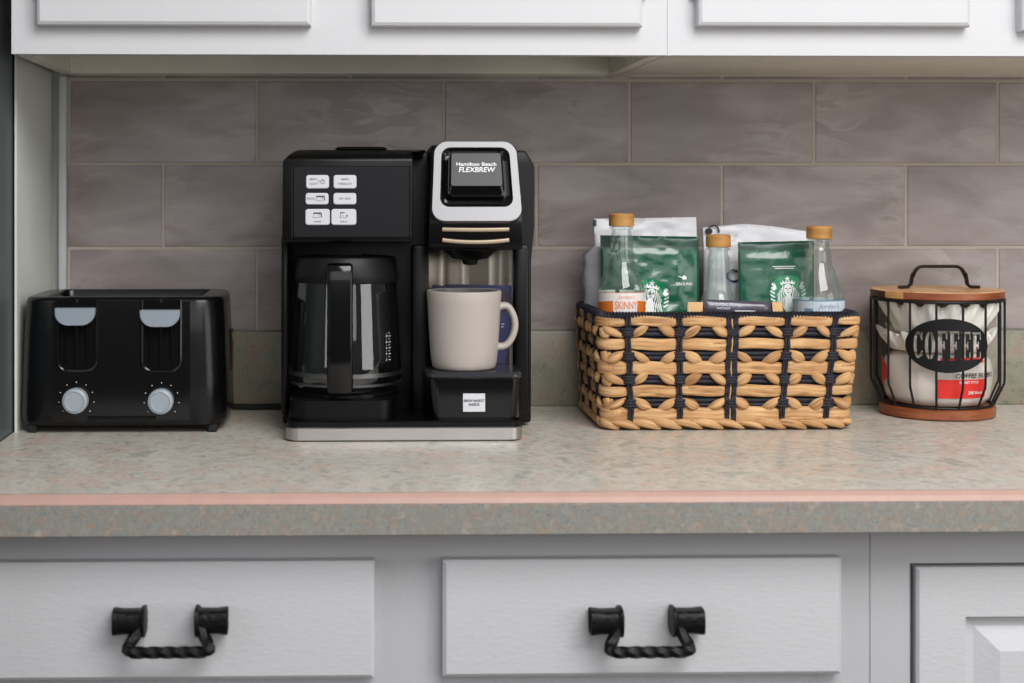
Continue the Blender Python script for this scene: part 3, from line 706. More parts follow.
# reservoir gauge
# ================================================================== CARAFE
RC = Vector((CC.x, -.218, ZC+.0518))
t = thing('coffee_carafe', 'empty glass carafe with black lid and handle on the warming plate', 'carafe', RC)
mb = MB()
outer = [(.058, 0), (.064, .002), (.0695, .012), (.0705, .022), (.0698, .045), (.0675, .085), (.0655, .115), (.064, .1335), (.0638, .138)]
mb.lathe(outer, 56, cap1=False); mb.build('glass_body', 'glass_carafe', t)
mb = MB(); rb = [(.0702, .0195), (.0712, .0195), (.0712, .0245), (.0702, .0245)]
mb.lathe(rb+[rb[0]], 48, cap0=False, cap1=False); mb.lathe([(.0693, .0085), (.0700, .0085), (.0704, .0115), (.0697, .0115), (.0693, .0085)], 48, cap0=False, cap1=False); mb.build('base_band', 'steel_frame', t)
mb = MB(); mb.lathe([(.0645, .1325), (.0655, .134), (.0655, .142), (.0630, .160), (.061, .1635), (.030, .166), (.028, .160), (.004, .160)], 48); cl = mb.build('lid', 'black_matte', t)
hxc = P(340, 330, -.33).x-RC.x
mb = MB()
prof = []
yh0, yh1 = -.065, -.106
pf = [(-.052, .140), (-.052, .1555), (-.075, .159), (-.100, .1595), (-.1065, .1575), (-.109, .153), (-.1095, .14), (-.109, .06), (-.107, .012), (-.105, .007), (-.100, .0045), (-.082, .0045), (-.0712, .0085), (-.0712, .0195), (-.080, .021), (-.0925, .024), (-.095, .032), (-.0965, .06), (-.0965, .132), (-.094, .139), (-.086, .142)]
bm = bmesh.new(); vs = [bm.verts.new((hxc-.0152, y, z)) for y, z in pf]; f = bm.faces.new(vs)
r_ = bmesh.ops.extrude_face_region(bm, geom=[f])
for g in r_['geom']:
    if isinstance(g, bmesh.types.BMVert): g.co.x = hxc+.0152
bmesh.ops.bevel(bm, geom=[e for e in bm.edges if abs(e.verts[0].co.x-e.verts[1].co.x) < 1e-6], offset=.0035, segments=3, profile=.5, affect='EDGES'); mb.bm(bm)
mb.build('handle', 'black_gloss', t, angle=40)
mb = MB()
fnc = lambda x, z: (.0702*math.sin(x/.0702), -.0702*math.cos(x/.0702)-.0006, z)
for k in range(10):
    z = .040+k*.0036; put_text(mb, str(k+2) if k % 2 == 0 else '-', .0034, fnc, .056, z, bold=True); ribbon(mb, [(.060+i*.001, z) for i in range(5 if k % 2 == 0 else 3)], .0007, fnc)
mb.build('measuring_scale', 'white_print', t, smooth=False)

# ================================================================== MUG
zst = ZC+.0805
RG = P(464, 372, -.2585); RG = Vector((P(464, 330, -.2585).x, -.2585, zst+.0003))
t = thing('mug', 'warm grey stoneware mug with a round handle on the drip stand', 'mug', RG)
HM = P(464, 290, -.2585).z-RG.z
mb = MB(); r = .0457
out = [(.030, .001), (.036, 0), (.0385, .0025), (.0398, .008), (.0412, .02), (.0432, .05), (.0448, .08), (r, HM-.0022), (r-.0006, HM-.0004), (r-.0018, HM), (r-.0032, HM-.001)]
mb.lathe(out, 56, cap1=False); mb.build('body', 'ceramic', t, angle=60)
mb = MB(); mb.lathe([(r-.0032, HM-.001), (r-.0040, HM-.006), (.041, .06), (.039, .03), (.035, .008), (.02, .0065), (.002, .0065)], 48, cap0=False); mb.build('interior', 'ceramic_in', t, angle=60)
mb = MB()
hp = [(.0425, 0, HM-.020), (.052, 0, HM-.0185), (.0575, 0, HM-.024), (.0628, 0, HM-.037), (.0622, 0, HM-.050), (.0565, 0, HM-.063), (.049, 0, HM-.069), (.0405, 0, HM-.069)]
sm = [Vector(p) for p in hp]
for _ in range(2):
    q = [sm[0]]
    for a, b in zip(sm, sm[1:]): q += [a.lerp(b, .25), a.lerp(b, .75)]
    q.append(sm[-1]); sm = q
mb.tube(sm, .0062, .0042, 14, nrm=[Vector((p.x-.045, 0, p.z-HM+.042)) for p in sm], scale=lambda k: 1+.35*abs(2*k-1)**4); mb.build('handle', 'ceramic', t, angle=60)
# navy card behind the mug
a, b = P(434, 285, -.2085), P(511, 286, -.2085)
o = Vector(((a.x+b.x)/2, -.2085, zst+.0003))
mb = MB(); w2 = (b.x-a.x)/2; h1 = a.z-zst
mb.loft([[(-w2, y, 0), (w2-.008, y, 0), (w2, y, .028), (w2+.0005, y, h1-.001), (-w2+.018, y, h1+.0005), (-w2+.015, y, h1-.002), (-w2, y, h1)] for y in (-.0012, .0012)])
mb.cur = 1; fn = lambda x, z: (x, -.0016, z)
poly(mb, arc(w2-.010, h1-.020, .009, .015, 0, 360, 20)[:-1], lambda x, z: (min(x, w2-.001), -.0016, z)); mb.cur = 2
for k, (ln) in enumerate((.004, .003)): ribbon(mb, [(w2-.0125, .049-k*.0035), (w2-.0125+ln, .0495-k*.0035)], .0008, fn)
o1 = mb.build('card', ['navy', 'maroon', 'button_white'], None, smooth=False, loc=o); tag(o1, 'navy blue printed card standing behind the grey mug', 'card')
o1.name = 'navy_card'

# ================================================================== BASKET
YB0, YB1 = -.232, -.050
bl0, br0 = P(607, 431, YB0).x, P(846, 431, YB0).x
tl0, tr0 = P(601, 316, YB0-.004).x, P(859, 316, YB0-.004).x
ZR = P(728, 313.5, YB0).z-ZC
RB = Vector(((bl0+br0)/2, (YB0+YB1)/2, ZC))
DB = YB1-YB0
def bdims(z):
    k = z/ZR; x0 = bl0+(tl0-bl0)*k-RB.x; x1 = br0+(tr0-br0)*k-RB.x; return x0, x1, -DB/2-.004*k, DB/2+.004*k
CR = .014
def bpt(s, z, off=0):                                                 # s: 0..4, one unit per side (front, right, back, left) -> point, outward normal
    x0, x1, y0, y1 = bdims(z); r = CR
    side = int(s) % 4; k = s-int(s)
    cs = [(x0, y0), (x1, y0), (x1, y1), (x0, y1)]
    a = Vector(cs[side]); b = Vector(cs[(side+1) % 4]); L_ = (b-a).length; T = (b-a)/L_; N = Vector((T.y, -T.x))
    d = k*L_
    if d < r:                                                         # first half of rounded corner
        th = (1-d/r)*PI/4; c = a+T*r-N*r; p = c+N*math.cos(th)*r-T*math.sin(th)*r; n = N*math.cos(th)-T*math.sin(th)
    elif d > L_-r:
        th = (1-(L_-d)/r)*PI/4; c = b-T*r-N*r; p = c+N*math.cos(th)*r+T*math.sin(th)*r; n = N*math.cos(th)+T*math.sin(th)
    else: p = a+T*d; n = N
    p = p+n*off
    return Vector((p.x, p.y, z)), Vector((n.x, n.y, 0))
t = thing('woven_basket', 'rectangular basket of tan water hyacinth and black cord holding coffee supplies', 'basket', RB)
# dark inner wall, added to stop light leaking through the weave
mb = MB()
def bring(z, off, n=24):
    pts = []
    for sd in range(4):
        for k in range(n): pts.append(bpt(sd+k/n, z, off)[0])
    return pts
mb.loft([bring(.003, -.007), bring(ZR-.004, -.007), bring(ZR-.004, -.0095), bring(.007, -.0095)], True, True); mb.build('inner_light_block', 'cord_black', t)
# where the black uprights stand, as s
def su(u): return (P(u, 370, YB0).x-RB.x-bdims(ZR*.5)[0])/(bdims(ZR*.5)[1]-bdims(ZR*.5)[0])
fr = [su(628.5), su(678.5), su(730), su(783.5), su(829)]
sd_ = [.17, .5, .83]
ups = fr+[1+k for k in sd_]+[2+k for k in (.1, .3, .5, .7, .9)]+[3+k for k in sd_]
def zz_(v): return P(728, v, YB0).z-ZC
strips = [zz_(v) for v in (321, 343.5, 367, 390.5, 414)]; hs = [.0062, .0070, .0084, .0070, .0098]
cords = [zz_(v) for v in (331.5, 355.5, 379, 402.5)]
def jit(a): return (random.random()-.5)*2*a
bounds = ups
def segs():
    n = len(bounds)
    for k in range(n):
        a = bounds[k]; b = bounds[(k+1) % n]+(4 if k == n-1 else 0); yield a, b
for z, h in zip(strips, hs):
    mb = MB()
    for a, b in segs():
        m = 18; zj = jit(.0008); hj = h*(1+jit(.1)); ph = jit(1); q0 = jit(1.2)
        pts, ns = [], []
        for k in range(m+1):
            s = a-.004+(b-a+.008)*k/m; p, nn = bpt(s % 4, z+zj+math.sin(k/m*PI*2+ph)*.0008, .0005+.003*math.sin(k/m*PI)); pts.append(p); ns.append(nn)
        mb.tube(pts, hj, .0026, 14, nrm=ns, scale=lambda q: .72+.28*min(1, math.sin(q*PI)*2.5))
        # a second overlapping strand for a layered look
        pts, ns = [], []
        for k in range(m+1):
            s = a+.01+(b-a-.02)*k/m; p, nn = bpt(s % 4, z+zj+hj*(.40 if ph > 0 else -.40)*math.cos(q0+k/m*1.4)+jit(.0002), .0022+.0022*math.sin(k/m*PI)); pts.append(p); ns.append(nn)
        mb.tube(pts, hj*.50, .0016, 10, nrm=ns, scale=lambda q: .3+.7*min(1, math.sin(q*PI)*2))
    mb.build('woven_strip', 'straw', t, angle=60)
for z in cords:                                                       # horizontal black cords, two plies each
    mb = MB()
    for dz in (-.0028, .0028):
        pts, ns = [], []
        for k in range(160):
            p, nn = bpt(k/160*4, z+dz, -.0012); pts.append(p); ns.append(nn)
        mb.tube(pts, .0030, .0030, 8, closed=True, nrm=ns)
    mb.build('horizontal_cord', 'cord_black', t)
for row, z in enumerate(cords):                                       # slanting strands either side of every upright
    mb = MB(); roof = row % 2 == 0
    for a, b in segs():
        for end in (0, 1):
            e = a if end == 0 else b; dirn = 1 if end == 0 else -1
            wseg = (b-a)
            s0 = e+dirn*wseg*.055; s1 = e+dirn*wseg*(.42+jit(.05))
            zl, zh = z-.0066+jit(.001), z+.0066+jit(.001)
            z0, z1 = (zl, zh) if roof else (zh, zl)
            m = 10; pts, ns = [], []
            for k in range(m+1):
                q = k/m; s = s0+(s1-s0)*q; p, nn = bpt(s % 4, z0+(z1-z0)*q+.0012*math.sin(q*PI)*(1 if roof else -1), .0014+.0042*math.sin(q*PI)); pts.append(p); ns.append(nn)
            mb.tube(pts, .0060*(1+jit(.18)), .0036, 10, nrm=ns, scale=lambda q: .10+.90*max(0, math.sin(q*PI))**.85)
    # knots on the corners
    for cs in (0, 1, 2, 3):
        pts, ns = [], []
        for k in range(9):
            s = (cs-.02+.05*k/8) % 4; p, nn = bpt(s, z+.003*math.sin(k), .003); pts.append(p); ns.append(nn)
        mb.tube(pts, .0066, .0042, 10, nrm=ns, scale=lambda q: .5+.5*math.sin(q*PI))
    mb.build('slanting_strand', 'straw', t, angle=60)
for s in ups:
    mb = MB(); dbl = (-.0024, .0024) if abs(s-fr[2]) > 1e-6 else (-.0074, -.0038, .0038, .0074)
    L_ = (bdims(ZR*.5)[1]-bdims(ZR*.5)[0]) if int(s) % 2 == 0 else DB
    wob = jit(.4)
    for dxx in dbl[::1]:
        pts, ns = [], []
        for k in range(25):
            z = .010+(ZR-.012)*k/24; near = min(abs(z-c) for c in cords)
            p, nn = bpt((s+(dxx*.75+.0006*math.sin(k*.7+wob*9))/L_) % 4, z, .0046+(.0012 if near < .004 else 0)); pts.append(p); ns.append(nn)
        mb.tube(pts, .0021, .0021, 5, nrm=ns, twist=14)
    for z in cords:                                                   # the wrap at each crossing
        for dz in (-.0034, 0, .0034):
            p0, nn = bpt(s % 4, z+dz, .0052); T = Vector((0,0,1)).cross(nn)
            mb.tube([p0-T*.0085-nn*.004, p0-T*.0052, p0+nn*.0012, p0+T*.0052, p0+T*.0085-nn*.004], .0020, .0020, 6, nrm=[nn]*5)
    if abs(s-fr[2]) < 1e-6:
        pass
    mb.build('upright_cord', 'cord_black', t)
mb = MB(); pts = [bpt(fr[2], .008+(ZR-.014)*k/12, .0025)[0] for k in range(13)]
mb.tube(pts, .0020, .0015, 6); mb.build('centre_strand', 'kraft', t)
# rim: coils of black cord over a core
mb = MB(); N_ = 330
core = [bpt(k/160*4, ZR-.003, -.003) for k in range(160)]
mb.tube([p for p, n in core], .0036, .0052, 10, closed=True, nrm=[n for p, n in core])
for k in range(N_):
    s = k/N_*4; p, n = bpt(s, ZR-.003, -.003); p2, _ = bpt((s+.010) % 4, ZR-.003, -.003); T = (p2-p)
    ring_ = []
    for j in range(10):
        th = 2*PI*j/10; ring_.append(p+n*(.0062*math.cos(th))+Vector((0,0,1))*(.0046*math.sin(th))+T*(.5*j/10))
    mb.tube(ring_, .0015, .0015, 5, closed=True, nrm=[(q-p) for q in ring_])
mb.build('rim', 'cord_black', t)
# bottom rope: twisted straw
mb = MB(); N_ = 46
for k in range(N_):
    s0 = k/N_*4; pts, ns = [], []
    for j in range(9):
        q = j/8; p, n = bpt((s0+q*.135) % 4, .0108-.0085*q+.003*math.sin(q*PI), .001+.0045*math.sin(q*PI)); pts.append(p); ns.append(n)
    mb.tube(pts, .0052*(1+jit(.1)), .0046, 10, nrm=ns, scale=lambda q: .35+.65*math.sin(q*PI)**.7)
mb.build('base_rope', 'straw', t, angle=60)
mb = MB(); mb.loft([bring(.0006, -.004), bring(.004, -.004)]); mb.build('base', 'straw_dark', t)
ZBF = ZC+.0076                                                         # floor inside the basket

# ================================================================== BOTTLES
def bottle(u, Y, v_top, label, kind, r=.0297, cap_u=25):
    p = P(u, 260, Y); H = P(u, v_top, Y).z-ZBF
    t = thing('syrup_bottle', label, 'bottle', (p.x, Y, ZBF), 0, 'syrup bottles in the basket')
    hc = .0165; zt = H-hc
    mb = MB()
    nk = .0142; e_ = .011 if kind == 'blue' else 0; B_ = H; H = H+e_
    prof = [(.024, .0005), (r-.002, .002), (r, .006), (r, H-.102), (r-.0008, H-.096), (r-.0045, H-.084), (r-.0095, H-.072), (nk+.0022, H-.060), (nk+.0008, H-.050), (nk+.0002, H-.042), (nk, zt-.014), (.0125, zt-.009), (.0122, zt-.004), (.0150, zt-.0035), (.0150, zt-.0008), (.0118, zt), (.0118, zt+.004)]
    H = B_
    mb.lathe(prof, 40, cap1=False); mb.build('glass', 'glass', t, angle=60)
    mb = MB(); rc = .0160
    mb.lathe([(rc-.0006, zt+.0003), (rc, zt+.001), (rc, zt+hc-.002), (rc-.0015, zt+hc), (.001, zt+hc+.0003)], 36); mb.build('cap', 'wood_cap', t)
    zl1 = P(u, 291 if kind == 'orange' else 300.5, Y-r).z-ZBF
    if kind == 'plain': return t
    zl1 = min(zl1, H+e_-.099); zl0 = zl1-.062
    mb = MB(); R_ = r+.0004
    fn = lambda x, z: (R_*math.sin(x/R_), -R_*math.cos(x/R_), z)
    n = 36; V = [fn((k/n-.5)*2*R_*PI*.97, z) for k in range(n+1) for z in (zl0, zl1)]
    mb.add(V, [[2*k, 2*k+2, 2*k+3, 2*k+1] for k in range(n)]); mb.cur = 1
    R2 = R_+.0003; fn2 = lambda x, z: (R2*math.sin(x/R2), -R2*math.cos(x/R2), z)
    if kind == 'orange':
        zb = zl1-.0105
        for s in (-1, 1):
            V = []
            for k in range(11):
                a = .0165+k*.003; V += [fn2(s*(a), zb-.0003*k), fn2(s*(a-.003*(1-k/10)), zl0)]
            mb.add(V, [[2*k, 2*k+2, 2*k+3, 2*k+1] for k in range(10)])
        V = [fn2((k/n-.5)*2*R_*PI*.97, z) for k in range(n+1) for z in (zl1-.0006, zl1)]
        mb.add(V, [[2*k, 2*k+2, 2*k+3, 2*k+1] for k in range(n)])
        mb.cur = 2
        put_text(mb, 'Jordan\'s', .0068, fn2, .001, zl1-.0058, shear=.3); put_text(mb, 'SKINNY', .0135, fn2, .0008, zl1-.0165, sx=.62, bold=True)
        mb.build('label', ['label_white', 'orange', 'orange_ink'], t, smooth=False)
    else:
        V = [fn2((k/n-.5)*2*R_*PI*.97, z) for k in range(n+1) for z in (zl1-.0012, zl1)]
        mb.add(V, [[2*k, 2*k+2, 2*k+3, 2*k+1] for k in range(n)])
        put_text(mb, 'Jordan\'s', .0085, fn2, .004, zl1-.0075, shear=.3)
        ribbon(mb, [(-.028+k*.001, zl1-.0125) for k in range(12)], .004, fn2)
        mb.build('label', ['label_blue', 'blue_ink'], t, smooth=False)
    return t
bottle(621.5, -.178, 213.5, 'clear syrup bottle with orange and white label at the basket corner beside a green bag', 'orange')
bottle(718.3, -.150, 234.5, 'shorter clear syrup bottle without visible label between the two green bags', 'plain', .0262)
bottle(819, -.178, 226, 'clear syrup bottle with pale blue label in front of the second green bag', 'blue', .0312)

# ================================================================== BAGS
def bag(name, label, u0, u1, v_top, Y, thick, m_front, tops, z_base=0, group=None, lean=0, seal=.012, slope=0, gusset=None, bulge=1.0, tilt=0, seed=0, peak=0, px_=0, flare=0, wr=1):
    a, b = P(u0, v_top, Y), P(u1, v_top, Y); cx = (a.x+b.x)/2; w = (b.x-a.x); H = a.z-ZBF-z_base
    t = thing(name, label, 'coffee bag', (cx, Y, ZBF+z_base), 0, group)
    def half(z):
        k = max(0, min(1, z/H)); return thick/2*(1-k**3.0)*bulge+.0012
    def yfront(x, z):
        k = z/H; e = max(0, 1-abs(2*x/w)**4)
        nz = noise.noise(Vector((x*22+seed, z*38, seed)))*.0034*(1-k**6)*wr+abs(noise.noise(Vector((x*30+seed, z*75+x*20, seed+3))))*.0055*wr
        cr = -.0016*math.sin((z-H+seal)*380)*math.exp(-abs(z-H+seal+.012)*90)
        return -half(z)*(.35+.65*e)+nz*e+cr*e-lean*(1-k)
    def topz(x): return H+slope*(x/w)-peak*max(0, x/w-px_)**1.5-peak*.6*max(0, px_-x/w)
    def sx(x, z): k = z/H; return x*(1-.02*math.sin(k*PI))+tilt*(k-.5)+flare*(1-k)*(x/w+.5)
    nx, nz_ = 34, 44
    mb = MB(); V = []
    for i in range(nz_+1):
        for j in range(nx+1):
            x = (j/nx-.5)*w; z = i/nz_*H; zz = z/H*topz(x); V.append((sx(x, z), yfront(x, z), zz))
    F = [[i*(nx+1)+j, i*(nx+1)+j+1, (i+1)*(nx+1)+j+1, (i+1)*(nx+1)+j] for i in range(nz_) for j in range(nx)]
    ns = int((H-seal)/H*nz_)
    for k, f in enumerate(F):
        mb.cur = 1 if k//nx >= ns else 0; mb.add([], [])
        mb.f.append(f); mb.mi.append(mb.cur); mb.uv.append([(0,0)]*4)
    mb.v = [tuple(v) for v in V]
    o = len(mb.v); mb.cur = 0
    for i in range(nz_+1):
        for j in range(nx+1):
            x = (j/nx-.5)*w; z = i/nz_*H; mb.v.append((sx(x, z), half(z)*(.35+.65*max(0, 1-abs(2*x/w)**4))-lean*(1-z/H), z/H*topz(x)))
    for f in F: mb.f.append([o+i for i in f][::-1]); mb.mi.append(0); mb.uv.append([(0,0)]*4)
    for i in range(nz_):                                               # sides
        for j in (0, nx):
            p, q = i*(nx+1)+j, (i+1)*(nx+1)+j; mb.f.append([p, q, o+q, o+p]); mb.mi.append(0); mb.uv.append([(0,0)]*4)
    for j in range(nx): mb.f.append([nz_*(nx+1)+j, nz_*(nx+1)+j+1, o+nz_*(nx+1)+j+1, o+nz_*(nx+1)+j]); mb.mi.append(1); mb.uv.append([(0,0)]*4)
    for j in range(nx): mb.f.append([j, j+1, o+j+1, o+j]); mb.mi.append(0); mb.uv.append([(0,0)]*4)
    mb.build('pouch', [m_front, tops], t, angle=80)
    surf = lambda x, z: (sx(x, z), yfront(x, z)-.0009, z/H*topz(x))
    return t, surf, w, H, cx
def siren(t, surf, cx, cz, R, rot=0):
    c, s = math.cos(rot), math.sin(rot)
    def lay(d):
        def fn(x, y):
            X, Z = cx+(x*c-y*s)*R, cz+(x*s+y*c)*R; p = surf(X, Z); return (p[0], p[1]-d, p[2])
        return fn
    mb = MB(); f0 = lay(0)
    n = 40; V = [f0(0, 0)]
    for r_ in (.25, .5, .75, 1):
        V += [f0(r_*math.cos(2*PI*k/n), r_*math.sin(2*PI*k/n)) for k in range(n)]
    Fc = [[0, 1+k, 1+(k+1) % n] for k in range(n)]
    for q in range(3): Fc += [[1+q*n+k, 1+q*n+(k+1) % n, 1+(q+1)*n+(k+1) % n, 1+(q+1)*n+k] for k in range(n)]
    mb.add(V, Fc); mb.cur = 1; f1 = lay(.0011)
    star = []
    for k in range(10):
        rr = .17 if k % 2 == 0 else .07; a = PI/2+k*PI/5; star.append((rr*math.cos(a), .80+rr*math.sin(a)))
    poly(mb, star, f1)
    poly(mb, [(-.36,.48),(-.42,.68),(-.30,.60),(-.26,.76),(-.16,.62),(-.1,.72),(0,.62),(.1,.72),(.16,.62),(.26,.76),(.30,.60),(.42,.68),(.36,.48),(.18,.54),(0,.56),(-.18,.54)], f1)
    poly(mb, [(.23*math.cos(a), .25+.3*math.sin(a)) for a in [2*PI*k/20 for k in range(20)]], f1)
    poly(mb, [(-.1,.02),(.1,.02),(.2,-.2),(.24,-.6),(.16,-.95),(-.16,-.95),(-.24,-.6),(-.2,-.2)], f1)
    for sgn in (-1, 1):
        for j in range(4):
            x0 = .27+.095*j
            ribbon(mb, [(sgn*(x0*(.9 if q < 3 else 1)+.045*math.sin(q*1.05+j*.4)+.012*q*(j*.5)), .46-.13*j-.125*q) for q in range(int(11-j*.9))], .055, f1)
        for j in range(5):
            a0 = .62-.2*j
            ribbon(mb, [(sgn*.72, a0-.15), (sgn*.84, a0-.08), (sgn*.95*math.cos(math.asin(max(-1, min(1, a0*.95)))), a0)], .085, f1)
        poly(mb, [(sgn*.6,.32),(sgn*.7,.62),(sgn*.8,.44),(sgn*.92,.36),(sgn*.76,.2)][::sgn], f1)
    mb.cur = 2; f2 = lay(.0015)
    for sgn in (-1, 1): ribbon(mb, [(sgn*.05, .30), (sgn*.16, .31)], .045, f2)
    ribbon(mb, [(0,.29),(-.02,.2),(.02,.18)], .025, f2); ribbon(mb, [(-.06,.10),(0,.085),(.06,.10)], .03, f2)
    mb.build('siren_emblem', ['logo_green', 'white_print', 'green_dark'], t, smooth=False)
def small_print(t, surf, items, m='white_print', name='print'):
    mb = MB()
    for s, size, x, z, sx_ in items: put_text(mb, s, size, surf, x, z, bold=True, sx=sx_)
    return mb, mb.build(name, m, t, smooth=False)

# back: white bags
t, surf, w, H, cx = bag('coffee_bag', 'tall white coffee bag behind the left green bag', 594, 696, 218, -.086, .040, 'white_bag', 'white_bag', seal=.014, slope=.002, flare=.009, seed=2, wr=1.8, group='white coffee bags at the back')
mb = MB()                                                              # grey foil gusset bulging out at its left
V = []
for i in range(15):
    q = i/14; z = .055+q*(P(594, 246, -.09).z-ZBF-.055); bul = .021*min(1, .2+.8*z/.14)*math.sin(min(1, (1-q)*7+.25)*PI/2)
    for j in range(9):
        a = j/8*PI; V.append((-w/2+.014-bul*math.sin(a)-.008+noise.noise(Vector((q*9, j*.8, 3)))*.006, -.026+.05*j/8*1.0-.004*math.sin(a), z))
mb.add(V, [[i*9+j, i*9+j+1, (i+1)*9+j+1, (i+1)*9+j] for i in range(14) for j in range(8)]); mb.build('side_gusset', 'grey_foil', t, angle=80)
mb = MB(); mb.box(-w/2-.001, -w/2+.003, -.003, .003, H-.011, H-.002, .001); mb.build('tin_tie_end', 'ink', t)
t, surf, w, H, cx = bag('coffee_bag', 'white coffee bag printed with navy letters behind the right green bag', 703, 812, 224, -.086, .040, 'white_bag', 'white_bag', seal=.013, slope=0, peak=.022, px_=-.14, seed=11, wr=1.8, group='white coffee bags at the back')
mb = MB()
for s, u in (('C', 734), ('R', 745.5)):
    q = P(u, 276.5, -.11); put_text(mb, s, .024, surf, q.x-cx, q.z-ZBF, bold=True)
mb.build('lettering', 'navy_print', t, smooth=False)
mb = MB()
xq, zq = -w/2+.013, H-.0085
mb.tube([(xq+.0075*math.cos(a), -.004, zq-.001+.0075*math.sin(a)) for a in [math.radians(-20+20*k) for k in range(9)]], .0011, n=6)
mb.lathe([(.0042, -.003), (.0042, .003)], 16); 
mb.v = [(x, y, z) if k < len(mb.v)-32 else (xq-.006+x, -.004+z, zq-.001+y) for k, (x, y, z) in enumerate(mb.v)]
mb.build('tin_tie', 'ink_dark', t)
# front: green bags
t, surf, w, H, cx = bag('coffee_bag', 'green coffee bag with crinkled front and round white siren emblem next to orange labelled bottle', 601, 699.5, 236, -.132, .034, 'green', 'green_dark', seal=.0105, slope=-.002, tilt=-.002, seed=5, group='green coffee bags')
q = P(651, 299, -.148); siren(t, surf, q.x-cx, q.z-ZBF, .0255, -.12)
q = P(686, 284, -.148); mb = MB(); put_text(mb, 'GROUND', .0052, surf, q.x-cx, q.z-ZBF, bold=True)
q2 = P(686.5, 277.5, -.148); x, z = q2.x-cx, q2.z-ZBF
poly(mb, [(x-.003, z-.0025), (x+.003, z-.0025), (x+.003, z+.0008), (x, z+.003), (x-.003, z+.0008)], lambda a, b: surf(a, b)); ribbon(mb, [(x-.008, z+.0018), (x-.003, z)], .001, surf)
mb.build('print', 'white_print', t, smooth=False)
t, surf, w, H, cx = bag('coffee_bag', 'smooth green coffee bag with round white siren emblem beside pale blue labelled bottle', 738, 814, 241.5, -.132, .032, 'green', 'green_dark', seal=.010, slope=.002, seed=23, wr=.4, group='green coffee bags')
q = P(789, 294.5, -.148); siren(t, surf, q.x-cx, q.z-ZBF, .0248, .03)
q = P(786, 267.8, -.148); mb = MB()
for dz, ln in ((.0012, .0155), (-.0012, .0125)): ribbon(mb, [(q.x-cx-ln+ln*2*k/10, q.z-ZBF+dz) for k in range(11)], .0009, surf)
mb.build('print', 'white_print', t, smooth=False)

# ================================================================== SMALL PACKETS IN THE BASKET
def packet(name, label, cat, u0, u1, v0, v1, Y, thick, m, prints, slopev=0, group=None, zlow=None, ends=None):
    a, b = P(u0, v0, Y), P(u1, v1, Y); w = b.x-a.x; h = a.z-b.z if zlow is None else a.z-ZBF-zlow
    cx, zc = (a.x+b.x)/2, a.z-h/2
    ob = MB(); n = 20
    rings = []
    for k in range(n+1):
        q = k/n; x = (q-.5)*w; e = min(1, math.sin(q*PI)*3)**.5 if 0 < k < n else .12
        ring_ = [(x, thick/2*e*math.cos(th)+noise.noise(Vector((x*80, th, 1)))*.0008, h/2*(.9+.1*e)*math.sin(th)*1.0+slopev*x) for th in [2*PI*j/16 for j in range(16)]]
        rings.append(ring_)
    ob.loft(rings); ob.cur = 1
    for s, size, x, z, sx_, bo in prints:
        fn = lambda xx, zz: (xx, -thick/2*math.sqrt(max(.05, 1-(zz/(h/2))**2))-.0007, zz+slopev*xx)
        put_text(ob, s, size, fn, x, z, sx=sx_, bold=bo)
    return ob, Vector((cx, Y, zc)), w, h
ob, loc, w, h = packet('p', '', '', 701, 772, 300.5, 317, -.2035, .012, 'purple_wrap', [('CLASSIC COFFEE', .0046, -.012, .0048, 1, True), ('INSTANT', .0042, -.018, .0002, 1, True)], -.045)
ob.cur = 2
for z, x0, x1 in ((-.0022, -.004, .022), (-.0042, .012, .030)):
    ribbon(ob, [(x0+(x1-x0)*k/8, z) for k in range(9)], .0012, lambda xx, zz: (xx, -.0066, zz-.045*xx*.2))
o = ob.build('instant_coffee_sachet', ['purple_wrap', 'label_blue', 'white_print'], None, angle=60, loc=loc); tag(o, 'dark purple shiny sachet lying across the middle of the basket', 'sachet')
for u0, u1, sl, lb in ((687.5, 702.5, -.12, 'pale wooden stirrer end at the left of the purple sachet'), (771.5, 781.5, .25, 'pale wooden stirrer end at the right of the purple sachet')):
    a, b = P(u0, 302, -.206), P(u1, 312, -.206); w = b.x-a.x; zt = a.z-ZBF
    mb = MB(); zb = .075
    mb.loft([[(x-sl*(zt-zb)*0+(-sl)*(zt-z)*0+sl*(zt-z)*.4, y, z) for x, y in ((-w/2, -.001), (w/2, -.001), (w/2, .001), (-w/2, .001))] for z in (0, zt)])
    o = mb.build('wooden_stirrer', 'kraft', None, smooth=False, loc=(a.x+w/2, -.2075, ZBF)); tag(o, lb, 'stirrer', 'wooden stirrers in the basket')
ob, loc, w, h = packet('p', '', '', 733, 772, 315, 352, -.2090, .006, 'red_wrap', [])
o = ob.build('red_sachet', ['red_wrap'], None, angle=60, loc=loc); tag(o, 'red sachet glimpsed through the front weave below the purple sachet', 'sachet')

